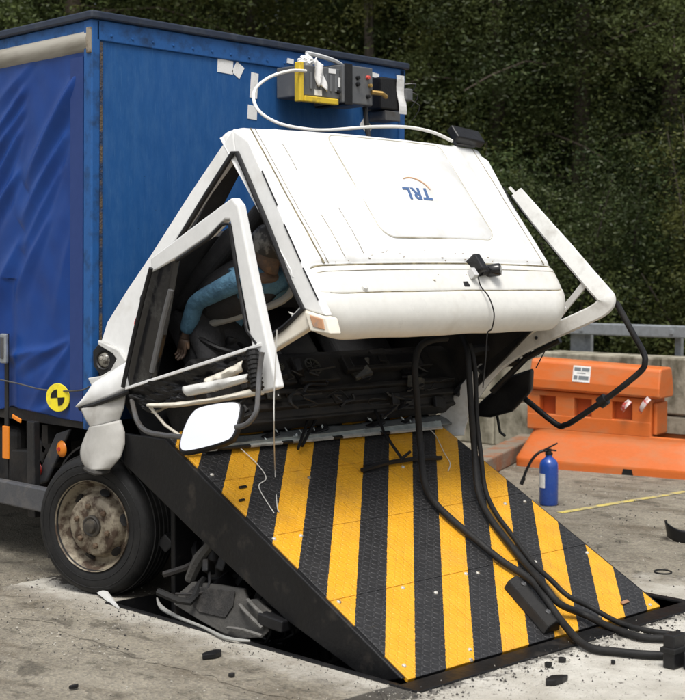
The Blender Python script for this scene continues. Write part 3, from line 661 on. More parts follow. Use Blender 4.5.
# wheels
def wheel(xo, sx, yc, zc, steer, parent):
    A = V((-sx, -steer * sx, 0)).normalized(); o = V((xo, yc, zc))            # xo: outer face, axis pointing outwards
    prof = [(.250, -.012), (.258, .0), (.285, .008), (.325, .012), (.358, .007), (.380, -.010), (.392, -.032), (.397, -.055)]
    w_ = .26; full = prof + [(.3975, -.065), (.3975, -w_ + .065)] + [(rr_, -w_ - h_) for rr_, h_ in reversed(prof)]
    ty = MB().lathe(full, o, A, 64).build('wheel', RUBBER, parent, smooth=True)
    tr = MB()                                             # tread ribs
    for k in range(5):
        a = -.05 - k * .039; tr.lathe([(.398, a), (.404, a - .003), (.404, a - .025), (.398, a - .028)], o, A, 64)
    tr.build('tread', RUBBER, ty)
    for rr_ in (.30, .345): MB().tube([o + (A.cross(V((0, 0, 1))) * math.cos(R(k)) + V((0, 0, 1)) * math.sin(R(k))) * rr_ + A * (.010 if rr_ < .32 else .009) for k in range(0, 361, 6)], .003, 5).build('sidewall_ring', RUBBER, ty)
    MB().lathe([(.252, .002), (.257, .010), (.259, -.004), (.240, -.028), (.232, -.060), (.214, -.078), (.190, -.070), (.172, -.035), (.164, -.014), (.156, -.008), (.06, -.006)], o, A, 56).build('rim', RIM, ty, smooth=True)
    MB().lathe([(.062, -.006), (.060, .006), (.052, .010), (.042, .006), (.038, .012), (.034, .026), (.022, .030), (.001, .030)], o, A, 24).build('hub', M('hub_grease', (.05, .045, .038), .5, .3, dirt=(.12, .10, .07), dscale=20), ty, smooth=True)
    e = A.cross(V((0, 0, 1))); g_ = V((0, 0, 1))
    for k in range(6):
        a = k * math.pi / 3 + .3; c_ = o + (e * math.cos(a) + g_ * math.sin(a)) * .112 + A * -.008
        MB().lathe([(.017, 0), (.017, .014), (.010, .020), (.001, .020)], c_, A, 6).build('wheel_nut', M('nut_rust', (.10, .065, .04), .8, .2, dirt=(.17, .13, .085), dscale=30), ty)
    for k in range(6):
        a = k * math.pi / 3 + .82; rad_ = e * math.cos(a) + g_ * math.sin(a); c_ = o + rad_ * .186 + A * -.058
        n2 = (A * .75 + rad_ * .65).normalized(); t2 = A.cross(rad_)
        MB().prism([c_ + t2 * .034 * math.cos(R(q)) + n2.cross(t2) * .022 * math.sin(R(q)) for q in range(0, 360, 30)], n2 * .012).build('hand_hole', BLACK, ty)
    return ty
wheel(-.065, 1, -.085, .392, .30, truck)
wheel(2.5, -1, -.02, .395, .0, truck)
part(MB().tube([(.2, -.02, .375), (2.3, -.02, .375)], .06, 10), 'axle', DARKMET, xf=None)
part(MB().box((.55, -.35, .22), (1.9, .6, .6)), 'engine_block', DARKMET, xf=None, bevel=.08, segs=3)
re_ = random.Random(44)
for k in range(34):          # smashed engine and front end pieces hanging down under the wedge
    x = re_.uniform(.0, .9); y = re_.uniform(-1.7, -.35); z = re_.uniform(-.25, .30) + max(0, y + 1.0) * .35; rm = Matrix.Rotation(re_.uniform(-1.5, 1.5), 3, V((re_.random(), re_.random(), re_.random())).normalized())
    if z > (y + 2.45) * .5 - .30: z = (y + 2.45) * .5 - .32
    if k % 3: part(MB().obox((x, y, z), rm @ V((re_.uniform(.03, .12), 0, 0)), rm @ V((0, re_.uniform(.02, .09), 0)), rm @ V((0, 0, re_.uniform(.01, .05)))), 'engine_fragment', re_.choice((DARKMET, DARKMET, BLACK, BUMP)), xf=None, bevel=.008)
    else: part(MB().tube([V((x, y, z)) + rm @ V((q * .12, .06 * math.sin(q * 2), .05 * math.cos(q * 3))) for q in range(-2, 3)], re_.choice((.012, .02, .008)), 7, smooth=3), 'torn_pipe', re_.choice((RUBBER, DARKMET, BLACK)), xf=None, smooth=True)

# ---------------------------------------------------------------- the tilted cab
RA = V((0, -1.0, 2.56)); FA = V((0, -.62, -.785)).normalized(); UA = V((0, FA.z, -FA.y)); XC = 1.2
def cb(x, a, b): return V((x, 0, 0)) + RA + FA * a + UA * b
def cpart(mb, name, mat, parent, **kw): return mb.build(name, mat, parent, **kw)
def shoulder(X, W=1.0, r=.085):
    d_ = abs(X) - (W - r)
    return 0 if d_ <= 0 else r - math.sqrt(max(0, r * r - d_ * d_))
def roof_fn(u, v):
    # arc-length style spacing so the rounded sides stay smooth, then a short drop down the side
    s_ = (u - .5) * 2; ss = abs(s_); sg_ = 1 if s_ > 0 else -1
    if ss < .72: X = ss / .72 * .915; dz = 0
    elif ss < .92: th = (ss - .72) / .20 * math.pi / 2; X = .915 + .085 * math.sin(th); dz = .085 * (1 - math.cos(th))
    else: X = 1.0 + (ss - .92) / .08 * .012; dz = .085 + (ss - .92) / .08 * .012
    a = -.005 + .92 * v
    rear = max(0, .03 - (a + .005)); dr = .03 - math.sqrt(max(0, .0009 - rear * rear)) if rear > 0 else 0
    dr *= 1 - min(1, dz / .06)
    crown = .028 * (1 - (X / 1.0) ** 2)
    rib = .006 * math.exp(-((X - .72) / .02) ** 2)
    return cb(XC + sg_ * X, a, crown - dz - dr + rib - .012 * math.exp(-((a - .90) / .012) ** 2) + .005 * noise.noise(V((X * 2.6 * sg_, a * 3, 2))) + .0018 * noise.noise(V((X * 9 * sg_, a * 8, 6))))
cab = cpart(MB().grid(roof_fn, 110, 70), 'cab_roof', WHITE, truck, smooth=True, solid=.012)
PRF = [(.915, .0), (.925, -.006), (.935, .004), (.95, .006), (1.0, .004), (1.05, .0), (1.082, -.004), (1.092, -.011), (1.102, -.004), (1.15, -.012), (1.195, -.032), (1.228, -.062), (1.248, -.100), (1.254, -.135), (1.252, -.158), (1.240, -.170), (1.21, -.174), (1.12, -.172)]
PRF, _ = spline([V((a, b, 0)) for a, b in PRF], 3)
def brow_fn(u, v):
    s_ = (u - .5) * 2; ss = abs(s_); sg_ = 1 if s_ > 0 else -1
    i = v * (len(PRF) - 1); k = min(int(i), len(PRF) - 2); p = PRF[k].lerp(PRF[k + 1], i - k)
    a, b = p.x, p.y; t_ = (a - .9) / .36
    # plan-view rounding of the two front corners
    rc = .10 + .09 * t_
    if ss < .70: X = ss / .70 * (1 - rc); da = 0; th = 0
    else:
        th = (ss - .70) / .30 * math.pi / 2; X = (1 - rc) + rc * math.sin(th); da = rc * (1 - math.cos(th)) * t_ * 1.1
    dz = .085 * (1 - math.cos(th)) * (1 - t_ * .3)
    return cb(XC + sg_ * X * 1.0, a - da + .006 * t_ * noise.noise(V((X * 4 * sg_, 1, 7))), .028 * (1 - X * X) * (1 - t_) + b - dz + .006 * t_ * noise.noise(V((X * 3 * sg_, a * 5, 3))))
cpart(MB().grid(brow_fn, 110, len(PRF) - 1), 'roof_brow', M('brow_cream', (.70, .695, .65), .38, dirt=(.48, .445, .37), dscale=3.4, damt=(.54, .88), bmp=.05, bscale=12, coat=.1), cab, smooth=True, solid=.012)
# seams in the roof
def roofb(x, a): X = x - XC; return .028 * (1 - X * X) + .005 * noise.noise(V((X * 2.6, a * 3, 2))) + .0018 * noise.noise(V((X * 9, a * 8, 6))) + .006 * math.exp(-((abs(X) - .72) / .02) ** 2) + .0065
def seam(pts, wd=.004, name='roof_seam', mat=SEAM): return cpart(MB().tube(pts, wd, 6, smooth=4), name, mat, cab)
seam([cb(.315, k * .09 + .01, roofb(.315, k * .09 + .01) - .002) for k in range(11)], .0055)
seam([cb(.345, k * .09 + .01, roofb(.345, k * .09 + .01) - .001) for k in range(11)], .0022)
seam([cb(2.085, k * .09 + .01, roofb(2.085, k * .09 + .01) - .001) for k in range(11)], .003)
gi = min(range(len(PRF)), key=lambda k: abs(PRF[k].x - 1.092) + (1 if k > 34 else 0)); gv = gi / (len(PRF) - 1)
seam([brow_fn(.06 + .88 * k / 20, .035) + UA * .006 for k in range(21)], .0048)
seam([brow_fn(.10 + .80 * k / 20, gv) + UA * .0075 for k in range(21)], .0055)
g2 = min(range(len(PRF)), key=lambda k: abs(PRF[k].x - .962)) / (len(PRF) - 1)
seam([brow_fn(.08 + .84 * k / 20, g2) + UA * .0062 for k in range(21)], .0022)
for x, parts_ in ((.47, ((.12, .3), (.6, .88))), (.62, ((.55, .86),))):
    for a0_, a1_ in parts_: seam([cb(x, a0_, roofb(x, a0_)), cb(x + .004, (a0_ + a1_) / 2, roofb(x, (a0_ + a1_) / 2)), cb(x, a1_, roofb(x, a1_))], .0014)
rs_ = random.Random(21)
for k in range(24):          # scuffs and chips in the paint, thickest along the seams and the front edge
    x = rs_.uniform(.36, 2.06); a = rs_.choice((rs_.gauss(.90, .03), rs_.uniform(.1, .9), rs_.gauss(.88, .05))); a = max(.05, min(.905, a)); th = rs_.uniform(-.5, .5); L_ = rs_.uniform(.003, .010)
    cpart(MB().obox(cb(x, a, roofb(x, a) - .001), V((1, 0, 0)) * L_ * math.cos(th) + FA * L_ * math.sin(th), FA * rs_.uniform(.0008, .002), UA * .0015), 'paint_chip', M('chip_brown', (.22, .17, .10), .9, dirt=(.42, .38, .3), dscale=30), cab)
# raised hatch
hx0, hx1, ha0, ha1, hr = .84, 1.76, .03, .745, .09
loop = []
for (cx_, ca_, st) in ((hx1 - hr, ha1 - hr, 0), (hx0 + hr, ha1 - hr, 90), (hx0 + hr * .5, ha0 + hr * .5, 180), (hx1 - hr * .5, ha0 + hr * .5, 270)):
    rr_ = hr if st < 180 else hr * .5
    for k in range(7):
        th = R(st + k * 15); loop.append((cx_ + rr_ * math.cos(th), ca_ + rr_ * math.sin(th)))
_l = []
for k_ in range(len(loop)):
    (xa, aa), (xb, ab_) = loop[k_], loop[(k_ + 1) % len(loop)]; ns_ = max(1, int(math.hypot(xb - xa, ab_ - aa) / .06))
    _l += [(xa + (xb - xa) * q / ns_, aa + (ab_ - aa) * q / ns_) for q in range(ns_)]
loop = _l
def crownb(x): return .028 * (1 - (x - XC) ** 2)
hm = MB(); n_ = len(loop); vs = []
cxm, cam_ = (hx0 + hx1) / 2, (ha0 + ha1) / 2
for k, (sc_, h_) in enumerate(((1.0, -.002), (.995, .008), (.975, .012), (.7, .013), (.4, .013), (.001, .013))):
    for (x, a) in loop:
        xx = cxm + (x - cxm) * sc_; vs.append(cb(xx, cam_ + (a - cam_) * sc_, crownb(xx) + h_))
hm.add(vs, [(k * n_ + i, k * n_ + (i + 1) % n_, (k + 1) * n_ + (i + 1) % n_, (k + 1) * n_ + i) for k in range(5) for i in range(n_)])
cpart(hm, 'roof_hatch', WHITE, cab, smooth=True)
seam([cb(cxm + (x - cxm) * 1.006, cam_ + (a - cam_) * 1.008, crownb(x) + .006) for x, a in loop + loop[:1]], .0030, 'hatch_seal', M('seal_pale', (.34, .31, .22), .9, dirt=(.55, .52, .44), dscale=7, damt=(.42, .62)))
# roof lettering, upside down as seen here
text_mesh('TRL', LOGOB, .115, cb(1.30, .43, crownb(1.3) + .0145), (-1, 0, 0), FA, 'roof_lettering', cab, shear=.25, offset=.0035)
cpart(MB().tube([cb(1.30 + .12 * math.cos(R(q)), .47 - .105 - .10 * math.sin(R(q)) + .05, crownb(1.3) + .015) for q in range(10, 130, 12)], .004, 5), 'logo_swoosh', LOGOO, cab)
# small fittings on the brow
for (x, a) in ((1.07, .985), (1.30, .985), (1.02, 1.02)): cpart(MB().tube([cb(x, a, .004), cb(x + .015, a + .01, .03), cb(x + .03, a + .02, .006)], .005, 6, smooth=3), 'roof_hook', CREAM, cab)
for (x, a) in ((.78, .955), (.76, 1.01)): cpart(MB().obox(cb(x, a, .006), (.04, 0, 0), FA * .004, UA * .003), 'rust_mark', M('rust_yellow', (.42, .27, .05), .8), cab)
cpart(MB().lathe([(.001, .03), (.02, .024), (.03, 0)], cb(.50, 1.06, .0), UA, 10), 'torn_sealant', PAPER, cab)
# --- side walls of the cab (outer skin with the door opening)
def sidewall(mirror):
    q = (lambda p: V((2.36 - p[0], p[1] + .03, p[2]))) if mirror else (lambda p: V(p))
    off = V((-.05, 0, 0)) if mirror else V((.05, 0, 0))
    rear_o = [(0.201,-1.011,2.553), (0.142,-0.725,2.233), (0.083,-0.447,1.902), (0.046,-0.266,1.700), (0.016,-0.126,1.527), (-0.001,-0.079,1.397)]
    rear_i = [(0.193,-1.043,2.428), (0.154,-0.844,2.224), (0.111,-0.641,1.980), (0.086,-0.532,1.831), (0.063,-0.453,1.659), (0.019,-0.362,1.265)]
    w1 = cpart(MB().strip([q(p) for p in rear_o], [q(p) for p in rear_i], off), 'rear_pillar', WHITE, cab, bevel=.012, segs=3)
    top_o = [(0.200,-1.004,2.554), (0.207,-1.122,2.485), (0.202,-1.373,2.110), (0.197,-1.583,1.790), (0.195,-1.714,1.597)]
    top_i = [(0.192,-1.036,2.423), (0.193,-1.122,2.321), (0.189,-1.297,2.051), (0.183,-1.467,1.770), (0.182,-1.571,1.624)]
    cpart(MB().strip([q(p) for p in top_o], [q(p) for p in top_i], off), 'cant_rail', WHITE, cab, bevel=.010, segs=3)
    sl_o = [(0.189,-1.079,2.333), (0.186,-1.254,2.073), (0.182,-1.424,1.810), (0.179,-1.544,1.633)]
    apo = [(0.194,-1.715,1.587), (0.170,-1.555,1.505), (0.138,-1.351,1.400), (0.099,-1.085,1.277), (0.060,-0.819,1.160), (0.018,-0.525,1.047)]
    api = [(0.182,-1.564,1.633), (0.162,-1.460,1.542), (0.135,-1.279,1.447), (0.096,-1.024,1.326), (0.057,-0.755,1.209), (0.018,-0.489,1.099)]
    ap = cpart(MB().strip([q(p) for p in apo], [q(p) for p in api], off), 'windscreen_pillar', CREAM, cab, bevel=.012, segs=3)
    # black rubber round the opening
    lp = [(0.063,-0.471,1.713), (0.084,-0.561,1.842), (0.148,-0.852,2.213), (0.185,-1.028,2.423), (0.188,-1.057,2.421), (0.187,-1.130,2.310), (0.182,-1.304,2.041), (0.177,-1.474,1.761), (0.176,-1.570,1.629), (0.155,-1.453,1.537), (0.127,-1.273,1.437)]
    cpart(MB().tube([q(p) for p in lp], .014, 8), 'door_seal', BLACK, cab, smooth=True)
    for (u0, u1) in (((0.203,-1.235,2.321), (0.201,-1.352,2.145)), ((0.198,-1.407,2.049), (0.196,-1.534,1.859)), ((0.195,-1.550,1.830), (0.194,-1.659,1.674))):
        cpart(MB().tube([q(u0), q(u1)], .004, 6), 'gutter_slot', BLACK, cab)
    return w1
wl = sidewall(False); sidewall(True)
# lettering left visible on the rear pillar
def side_ring(c, r1, r2, mat, a0, a1, nm):
    c = V(c); e1 = UA; e2 = FA; pts = [c + (e1 * math.cos(R(k)) * r1 + e2 * math.sin(R(k)) * r2) for k in range(a0, a1 + 1, 20)]
    cpart(MB().tube(pts, .006, 6), nm, mat, cab)
side_ring((0.058,-0.433,1.675), .045, .026, BLACK, 0, 360, 'door_lettering'); side_ring((0.042,-0.398,1.538), .040, .028, LOGOR, 0, 360, 'red_emblem')
# rear wall with its window, floor, dash, seats
def rw(x, b): return cb(x, -b * .20 + .012, b)     # rear wall leans forward downwards
def rwq(x0, x1, b0, b1, nm, mat): return cpart(MB().add([rw(x0, b0), rw(x1, b0), rw(x1, b1), rw(x0, b1)] + [rw(x0, b0) + FA * .04, rw(x1, b0) + FA * .04, rw(x1, b1) + FA * .04, rw(x0, b1) + FA * .04], [(0, 1, 2, 3), (7, 6, 5, 4), (0, 4, 5, 1), (1, 5, 6, 2), (2, 6, 7, 3), (3, 7, 4, 0)]), nm, mat, cab)
rwq(.24, 2.16, -.05, -.15, 'rear_wall', SEATM); rwq(.24, .36, -.15, -.66, 'rear_wall', SEATM); rwq(2.04, 2.16, -.15, -.66, 'rear_wall', SEATM); rwq(.12, 2.26, -.66, -1.45, 'rear_wall', SEATM)
cpart(MB().add([cb(.02, .32, -1.45), cb(2.38, .32, -1.45), cb(2.36, 1.0, -1.42), cb(.04, 1.0, -1.42), cb(.02, .32, -1.50), cb(2.38, .32, -1.50), cb(2.36, 1.0, -1.47), cb(.04, 1.0, -1.47)], [(0, 1, 2, 3), (7, 6, 5, 4), (0, 4, 5, 1), (1, 5, 6, 2), (2, 6, 7, 3), (3, 7, 4, 0)]), 'cab_floor', BLACK, cab)
cpart(MB().grid(lambda u, v: cb(.27 + 1.86 * u, .03 + 1.1 * v, -.06 - .02 * math.sin(v * 9) ** 2), 8, 10), 'roof_lining', SEATM, cab, smooth=True, solid=.01)
# dashboard: its top faces us through the empty windscreen opening
dsh = cpart(MB().box((.0, 0, 0), (0, 0, 0)).add([], []) if False else MB().prism([cb(.18, .74, -1.02), cb(.18, .80, -.985), cb(.18, 1.02, -1.02), cb(.18, 1.14, -1.07), cb(.18, 1.16, -1.16), cb(.18, 1.0, -1.40), cb(.18, .80, -1.38), cb(.18, .74, -1.15)], (2.06, 0, 0)), 'dashboard', DASH, cab, bevel=.02, segs=3)
def dsub(x0, x1, a0, a1, b0, b1, nm, mat=DASH, bev=.008): return cpart(MB().obox(cb((x0 + x1) / 2, (a0 + a1) / 2, (b0 + b1) / 2), ((x1 - x0) / 2, 0, 0), FA * ((a1 - a0) / 2), UA * ((b1 - b0) / 2)), nm, mat, dsh, bevel=bev)
dsub(.50, .80, .80, .98, -1.0, -.965, 'speaker_panel'); dsub(.84, 1.14, .80, .98, -1.0, -.96, 'speaker_panel')
dsub(1.22, 1.95, .82, .93, -1.0, -.95, 'storage_tray'); dsub(1.27, 1.52, .84, .91, -.955, -.945, 'tray_recess', BLACK); dsub(1.57, 1.88, .84, .91, -.955, -.945, 'tray_recess', BLACK)
dsub(.30, 2.12, 1.0, 1.03, -1.02, -.985, 'demister_rail'); dsub(.30, 2.12, 1.06, 1.10, -1.06, -1.02, 'demister_rail'); dsub(.30, 2.12, 1.13, 1.155, -1.10, -1.07, 'demister_rail')
VENTM = M('vent_grey', (.040, .039, .033), .55, dirt=(.13, .12, .085), dscale=30)
for (x, a, rr_) in ((.62, .86, .05), (.66, .93, .03), (.72, .87, .028), (.56, .93, .026), (.96, .885, .058)):
    vt = cpart(MB().lathe([(rr_, 0), (rr_, .012), (rr_ * .85, .014), (rr_ * .8, .004)], cb(x, a, -.962), UA, 18), 'speaker_ring', VENTM, dsh, smooth=True)
    sp_ = MB()
    for k in range(8):
        th = k * math.pi / 4; dv = V((1, 0, 0)) * math.cos(th) + FA * math.sin(th); sp_.tube([cb(x, a, -.952) + dv * rr_ * .2, cb(x, a, -.952) + dv * rr_ * .85], .004, 5)
    cpart(sp_, 'speaker_spokes', VENTM, dsh)
cpart(MB().obox(cb(.60, 1.02, -.975), (.022, 0, .004), FA * .035, UA * .002), 'paper_scrap', PAPER, dsh)
# crushed cowl and scuttle panel lying on the plate
def cowl_fn(u, v):
    x = .12 + 1.95 * u; a = 1.15 + .10 * v; b = -1.20 + .055 * v - .0 + .012 * noise.noise(V((x * 5, v * 2, 1)))
    return cb(x, a, b)
cw = cpart(MB().grid(cowl_fn, 50, 6), 'scuttle_panel', M('scuttle_grey', (.22, .235, .235), .35, .1, dirt=(.10, .105, .10), dscale=6, damt=(.4, .7), bmp=.15), cab, smooth=True, solid=.012)
for x, l_ in ((.62, .12), (.98, .16), (1.45, .15), (1.72, .09)): cpart(MB().obox(cb(x, 1.185, -1.168), (l_ / 2, 0, .015), FA * .018, UA * .010), 'scuttle_slot', BLACK, cw, bevel=.006)
fr_ = V((-0.044,-0.882,0.879)); fr2 = V((1.934,-0.915,0.861))
for k in range(26):
    a_ = fr_.lerp(fr2, k / 26); b_ = fr_.lerp(fr2, (k + .97) / 26); col = PAPER if k in (1, 2, 6, 7, 8, 10, 11, 12, 13, 15, 16, 17, 18, 20, 21, 22, 23, 24, 25) else BLACK
    cpart(MB().obox((a_ + b_) / 2, (b_ - a_) / 2, pw(0, .010) - PO, V((0, -math.sin(SL), math.cos(SL))) * .006), 'glass_edge_trim', M('trim_grey', (.42, .42, .39), .5, dirt=(.2, .2, .18), dscale=9) if col is PAPER else BLACK, cw)
cpart(MB().add([fr_, fr2, cb(1.95, 1.235, -1.12), cb(.15, 1.235, -1.12)], [(0, 1, 2, 3)]), 'windscreen_shard', M('frosted_glass', (.30, .34, .33), .2, dirt=(.14, .15, .15), dscale=8, damt=(.4, .7)), cab, solid=.005)
# wiper arms
def wiper(pts, nm='wiper'): return cpart(MB().tube(pts, .009, 6), nm, BLACK, cab)
wiper([(0.967,-0.785,1.034), (0.698,-0.960,0.837)]); wiper([(1.015,-0.809,1.021), (0.746,-0.940,0.848)]); wiper([(0.790,-0.793,1.063), (0.976,-0.842,1.014)])
wiper([(1.394,-0.870,0.999), (1.370,-0.966,0.879), (1.350,-1.058,0.807), (1.340,-1.140,0.740)]); cpart(MB().tube([(0.988,-1.168,0.714), (1.193,-1.155,0.732), (1.412,-1.151,0.734), (1.654,-1.158,0.719)], .014, 6), 'wiper_blade', BLACK, cab); wiper([(1.032,-1.139,0.729), (1.301,-1.161,0.740), (1.441,-1.108,0.769)])
rc_ = random.Random(33)
LOOM = M('loom_black', (.010, .010, .010), .5, dirt=(.035, .032, .03), dscale=20)
for k in range(26):          # torn looms, ducts and brackets behind the lost windscreen
    x = rc_.uniform(.3, 2.05); a = rc_.uniform(.82, 1.14); b = -1.0 + rc_.uniform(-.03, .10); L_ = rc_.uniform(.12, .42)
    pts = [cb(x, a, b)]
    for q in range(3): pts.append(pts[-1] + V((rc_.uniform(-1, 1), rc_.uniform(-.25, .15), rc_.uniform(-.5, .25))) * L_ * .45)
    cpart(MB().tube(pts, rc_.choice((.004, .006, .010)), 6, smooth=4), 'wiring_loom', rc_.choice((LOOM, BLACK, BLACK)), dsh, smooth=True)
for k in range(22):
    x = rc_.uniform(.28, 2.05); a = rc_.uniform(.80, 1.16); b = -.985 + rc_.uniform(-.02, .05) - max(0, a - 1.0) * .5
    rm = Matrix.Rotation(rc_.uniform(-.9, .9), 3, V((rc_.random(), rc_.random(), rc_.random())).normalized())
    cpart(MB().obox(cb(x, a, b), rm @ V((rc_.uniform(.02, .09), 0, 0)), rm @ (FA * rc_.uniform(.01, .04)), rm @ (UA * rc_.uniform(.004, .02))), 'broken_bracket', rc_.choice((DASH, BLACK, BLACK, DASH, VENTM)), dsh, bevel=.004)
for k in range(16):
    x = rc_.uniform(.3, 2.0); th = rc_.uniform(0, 3); cpart(MB().obox(cb(x, rc_.uniform(1.16, 1.24), -1.13), (.012 * math.cos(th), .004, .004), FA * .008, UA * .002), 'glass_crumb', M('crumb_glass', (.45, .50, .50), .15), cw)
# marker lamp in the header corner
lb = cpart(MB().strip([(0.163,-1.591,1.619), (0.176,-1.733,1.588)], [(0.160,-1.637,1.523), (0.173,-1.765,1.512)], (.06, -.02, 0)), 'lamp_bezel', CREAM, cab, bevel=.006)
cpart(MB().strip([(0.160,-1.630,1.601), (0.168,-1.714,1.583)], [(0.158,-1.660,1.543), (0.165,-1.731,1.530)], (.02, -.005, 0)), 'marker_lamp', M('marker_lens', (.45, .24, .13), .25, dirt=(.25, .2, .17), dscale=30), cab, bevel=.004)
# steering wheel and seats
stc = cb(.58, .60, -1.06); sn_ = (UA * .86 - FA * .5).normalized(); e1 = V((1, 0, 0)); e2 = sn_.cross(e1)
st = cpart(MB().tube([stc + (e1 * math.cos(R(k)) + e2 * math.sin(R(k))) * .21 for k in range(0, 361, 15)], .016, 8), 'steering_wheel', BLACK, cab, smooth=True)
cpart(MB().lathe([(.001, .03), (.05, .025), (.06, 0), (.03, -.2), (.03, -.35)], stc, sn_, 14), 'steering_column', BLACK, st, smooth=True)
for k in (20, 160, 270): cpart(MB().tube([stc, stc + (e1 * math.cos(R(k)) + e2 * math.sin(R(k))) * .205], .012, 6), 'spoke', BLACK, st)
def seat(xc):
    s_ = cpart(MB().obox(cb(xc, .27, -.85), (.24, 0, 0), FA * .06 + UA * .0, UA * .33), 'seat_back', SEATM, cab, bevel=.05, segs=4)
    cpart(MB().obox(cb(xc, .24, -.43), (.14, 0, 0), FA * .045, UA * .09), 'headrest', SEATM, s_, bevel=.035, segs=4)
    cpart(MB().obox(cb(xc, .52, -1.24), (.24, 0, 0), FA * .24, UA * .07), 'seat_cushion', SEATM, s_, bevel=.04, segs=4)
seat(.62); seat(1.72); cpart(MB().obox(cb(1.17, .52, -1.27), (.18, 0, 0), FA * .3, UA * .08), 'engine_cover', BLACK, cab, bevel=.04, segs=3)
# corner lamp and its bezel at the foot of the rear pillar
hb = cpart(MB().strip([(-0.026,-0.097,1.432), (-0.010,-0.275,1.383), (-0.008,-0.345,1.326), (-0.020,-0.286,1.258), (-0.046,-0.191,1.188), (-0.063,-0.117,1.151)], [(-0.027,-0.108,1.405), (-0.017,-0.228,1.362), (-0.016,-0.263,1.333), (-0.026,-0.220,1.271), (-0.046,-0.153,1.236), (-0.064,-0.052,1.220)], (.06, 0, 0)), 'lamp_surround', M('surround_grey', (.52, .52, .50), .45, dirt=(.3, .3, .28), dscale=9, damt=(.5, .75)), cab, bevel=.008)
cpart(MB().prism([(-0.019,-0.043,1.369), (-0.011,-0.085,1.409), (-0.000,-0.213,1.369), (0.000,-0.249,1.332), (-0.009,-0.215,1.265), (-0.021,-0.135,1.228), (-0.025,-0.055,1.286)], (.05, 0, 0)), 'lamp_recess', BLACK, cab, bevel=.006)
lc = V((-0.017,-0.155,1.323))
hl = cpart(MB().lathe([(.001, .020), (.022, .017), (.038, .004), (.044, -.004), (.045, -.02)], lc, (-1, -.45, .1), 20), 'corner_lamp', CLEAR, cab, smooth=True)
cpart(MB().lathe([(.044, .0), (.052, .006), (.056, -.004), (.054, -.02)], lc, (-1, -.45, .1), 20), 'lamp_ring', BLACK, hl, smooth=True)
cpart(MB().lathe([(.001, .028), (.010, .026), (.012, .012)], lc + V((0, .01, .01)), (-1, -.45, .1), 10), 'lamp_bulb', M('bulb_grey', (.32, .30, .26), .3), hl)

# ---------------------------------------------------------------- driver's door, dropped and bent outwards
DX = -.04
door_frame = cpart(MB().strip([(-0.040,-0.613,1.884), (-0.050,-0.817,1.965), (-0.060,-1.102,2.085), (-0.060,-1.314,2.177), (-0.060,-1.359,2.137), (-0.060,-1.381,2.063), (-0.060,-1.462,1.795), (-0.060,-1.549,1.531), (-0.060,-1.642,1.257)],
                              [(-0.040,-0.621,1.805), (-0.050,-0.850,1.882), (-0.060,-1.125,1.990), (-0.060,-1.251,2.066), (-0.060,-1.290,2.065), (-0.060,-1.305,2.026), (-0.060,-1.364,1.781), (-0.060,-1.438,1.518), (-0.060,-1.518,1.221)], (.055, 0, 0)), 'driver_door', WHITE, truck, bevel=.012, segs=3)
cpart(MB().strip([(-0.035,-0.623,1.842), (-0.035,-0.569,1.715), (-0.035,-0.467,1.472), (-0.035,-0.353,1.180)], [(-0.035,-0.813,1.882), (-0.035,-0.760,1.716), (-0.035,-0.689,1.479), (-0.035,-0.598,1.237)], (.05, 0, 0)), 'door_black_panel', GLOSSBLACK, door_frame, bevel=.01, segs=3)
cpart(MB().tube([(-0.070,-0.662,1.831), (-0.070,-0.589,1.673), (-0.070,-0.497,1.448), (-0.070,-0.402,1.191)], .012, 8), 'door_edge_seal', BLACK, door_frame, smooth=True)
cpart(MB().tube([(-0.030,-0.780,1.716), (-0.030,-0.709,1.548), (-0.030,-0.610,1.280)], .016, 8), 'window_channel', M('channel_grey', (.10, .10, .10), .35), door_frame, smooth=True)
cpart(MB().tube([(-0.045,-0.843,1.867), (-0.050,-1.112,1.975), (-0.055,-1.229,2.047), (-0.055,-1.291,2.046), (-0.055,-1.351,1.771), (-0.055,-1.417,1.527), (-0.055,-1.492,1.462)], .010, 8), 'window_seal', BLACK, door_frame, smooth=True)
cpart(MB().strip([(-0.065,-0.414,1.191), (-0.070,-0.986,1.332), (-0.070,-1.531,1.469)], [(-0.065,-0.413,1.175), (-0.070,-0.986,1.314), (-0.070,-1.531,1.452)], (.02, 0, 0)), 'sill_trim', WHITE, door_frame, bevel=.003)
# crushed lower door: dark torn inner panel, two bent strips of skin
def crush(u, v):
    top = V((-0.030,-0.374,1.165)).lerp(V((-0.030,-1.470,1.445)), u); bot = V((0.000,-0.549,1.061)).lerp(V((0.000,-1.464,1.292)), u)
    p = top.lerp(bot, v); k = noise.noise(V((u * 9, v * 4, 2.2))) * .035 + noise.noise(V((u * 23, v * 9, 5))) * .02
    return p + V((-k - .01, k * .4, k * .5))
cpart(MB().grid(crush, 60, 14), 'crushed_inner_panel', BLACK, door_frame, solid=.006)
def skin(a, b, mat, nm, wob=.012, n=24, th=.008):
    def fn(u, v):
        p = poly(a, u).lerp(poly(b, u), v); k = noise.noise(V((u * 7, v * 2, len(nm)))) * wob + math.sin(v * math.pi) * -.018
        return p + V((k, k * .3, 0))
    return cpart(MB().grid(fn, n, 6), nm, mat, door_frame, smooth=True, solid=th)
def poly(pts, u):
    pts = [V(p) for p in pts]; i = u * (len(pts) - 1); k = min(int(i), len(pts) - 2); return pts[k].lerp(pts[k + 1], i - k)
skin([(-0.090,-0.953,1.224), (-0.090,-1.212,1.269), (-0.090,-1.465,1.316)], [(-0.080,-0.981,1.179), (-0.080,-1.199,1.217), (-0.080,-1.453,1.281)], M('torn_skin', (.66, .66, .63), .4, dirt=(.4, .39, .36), dscale=5, bmp=.1, bscale=20), 'torn_door_skin')
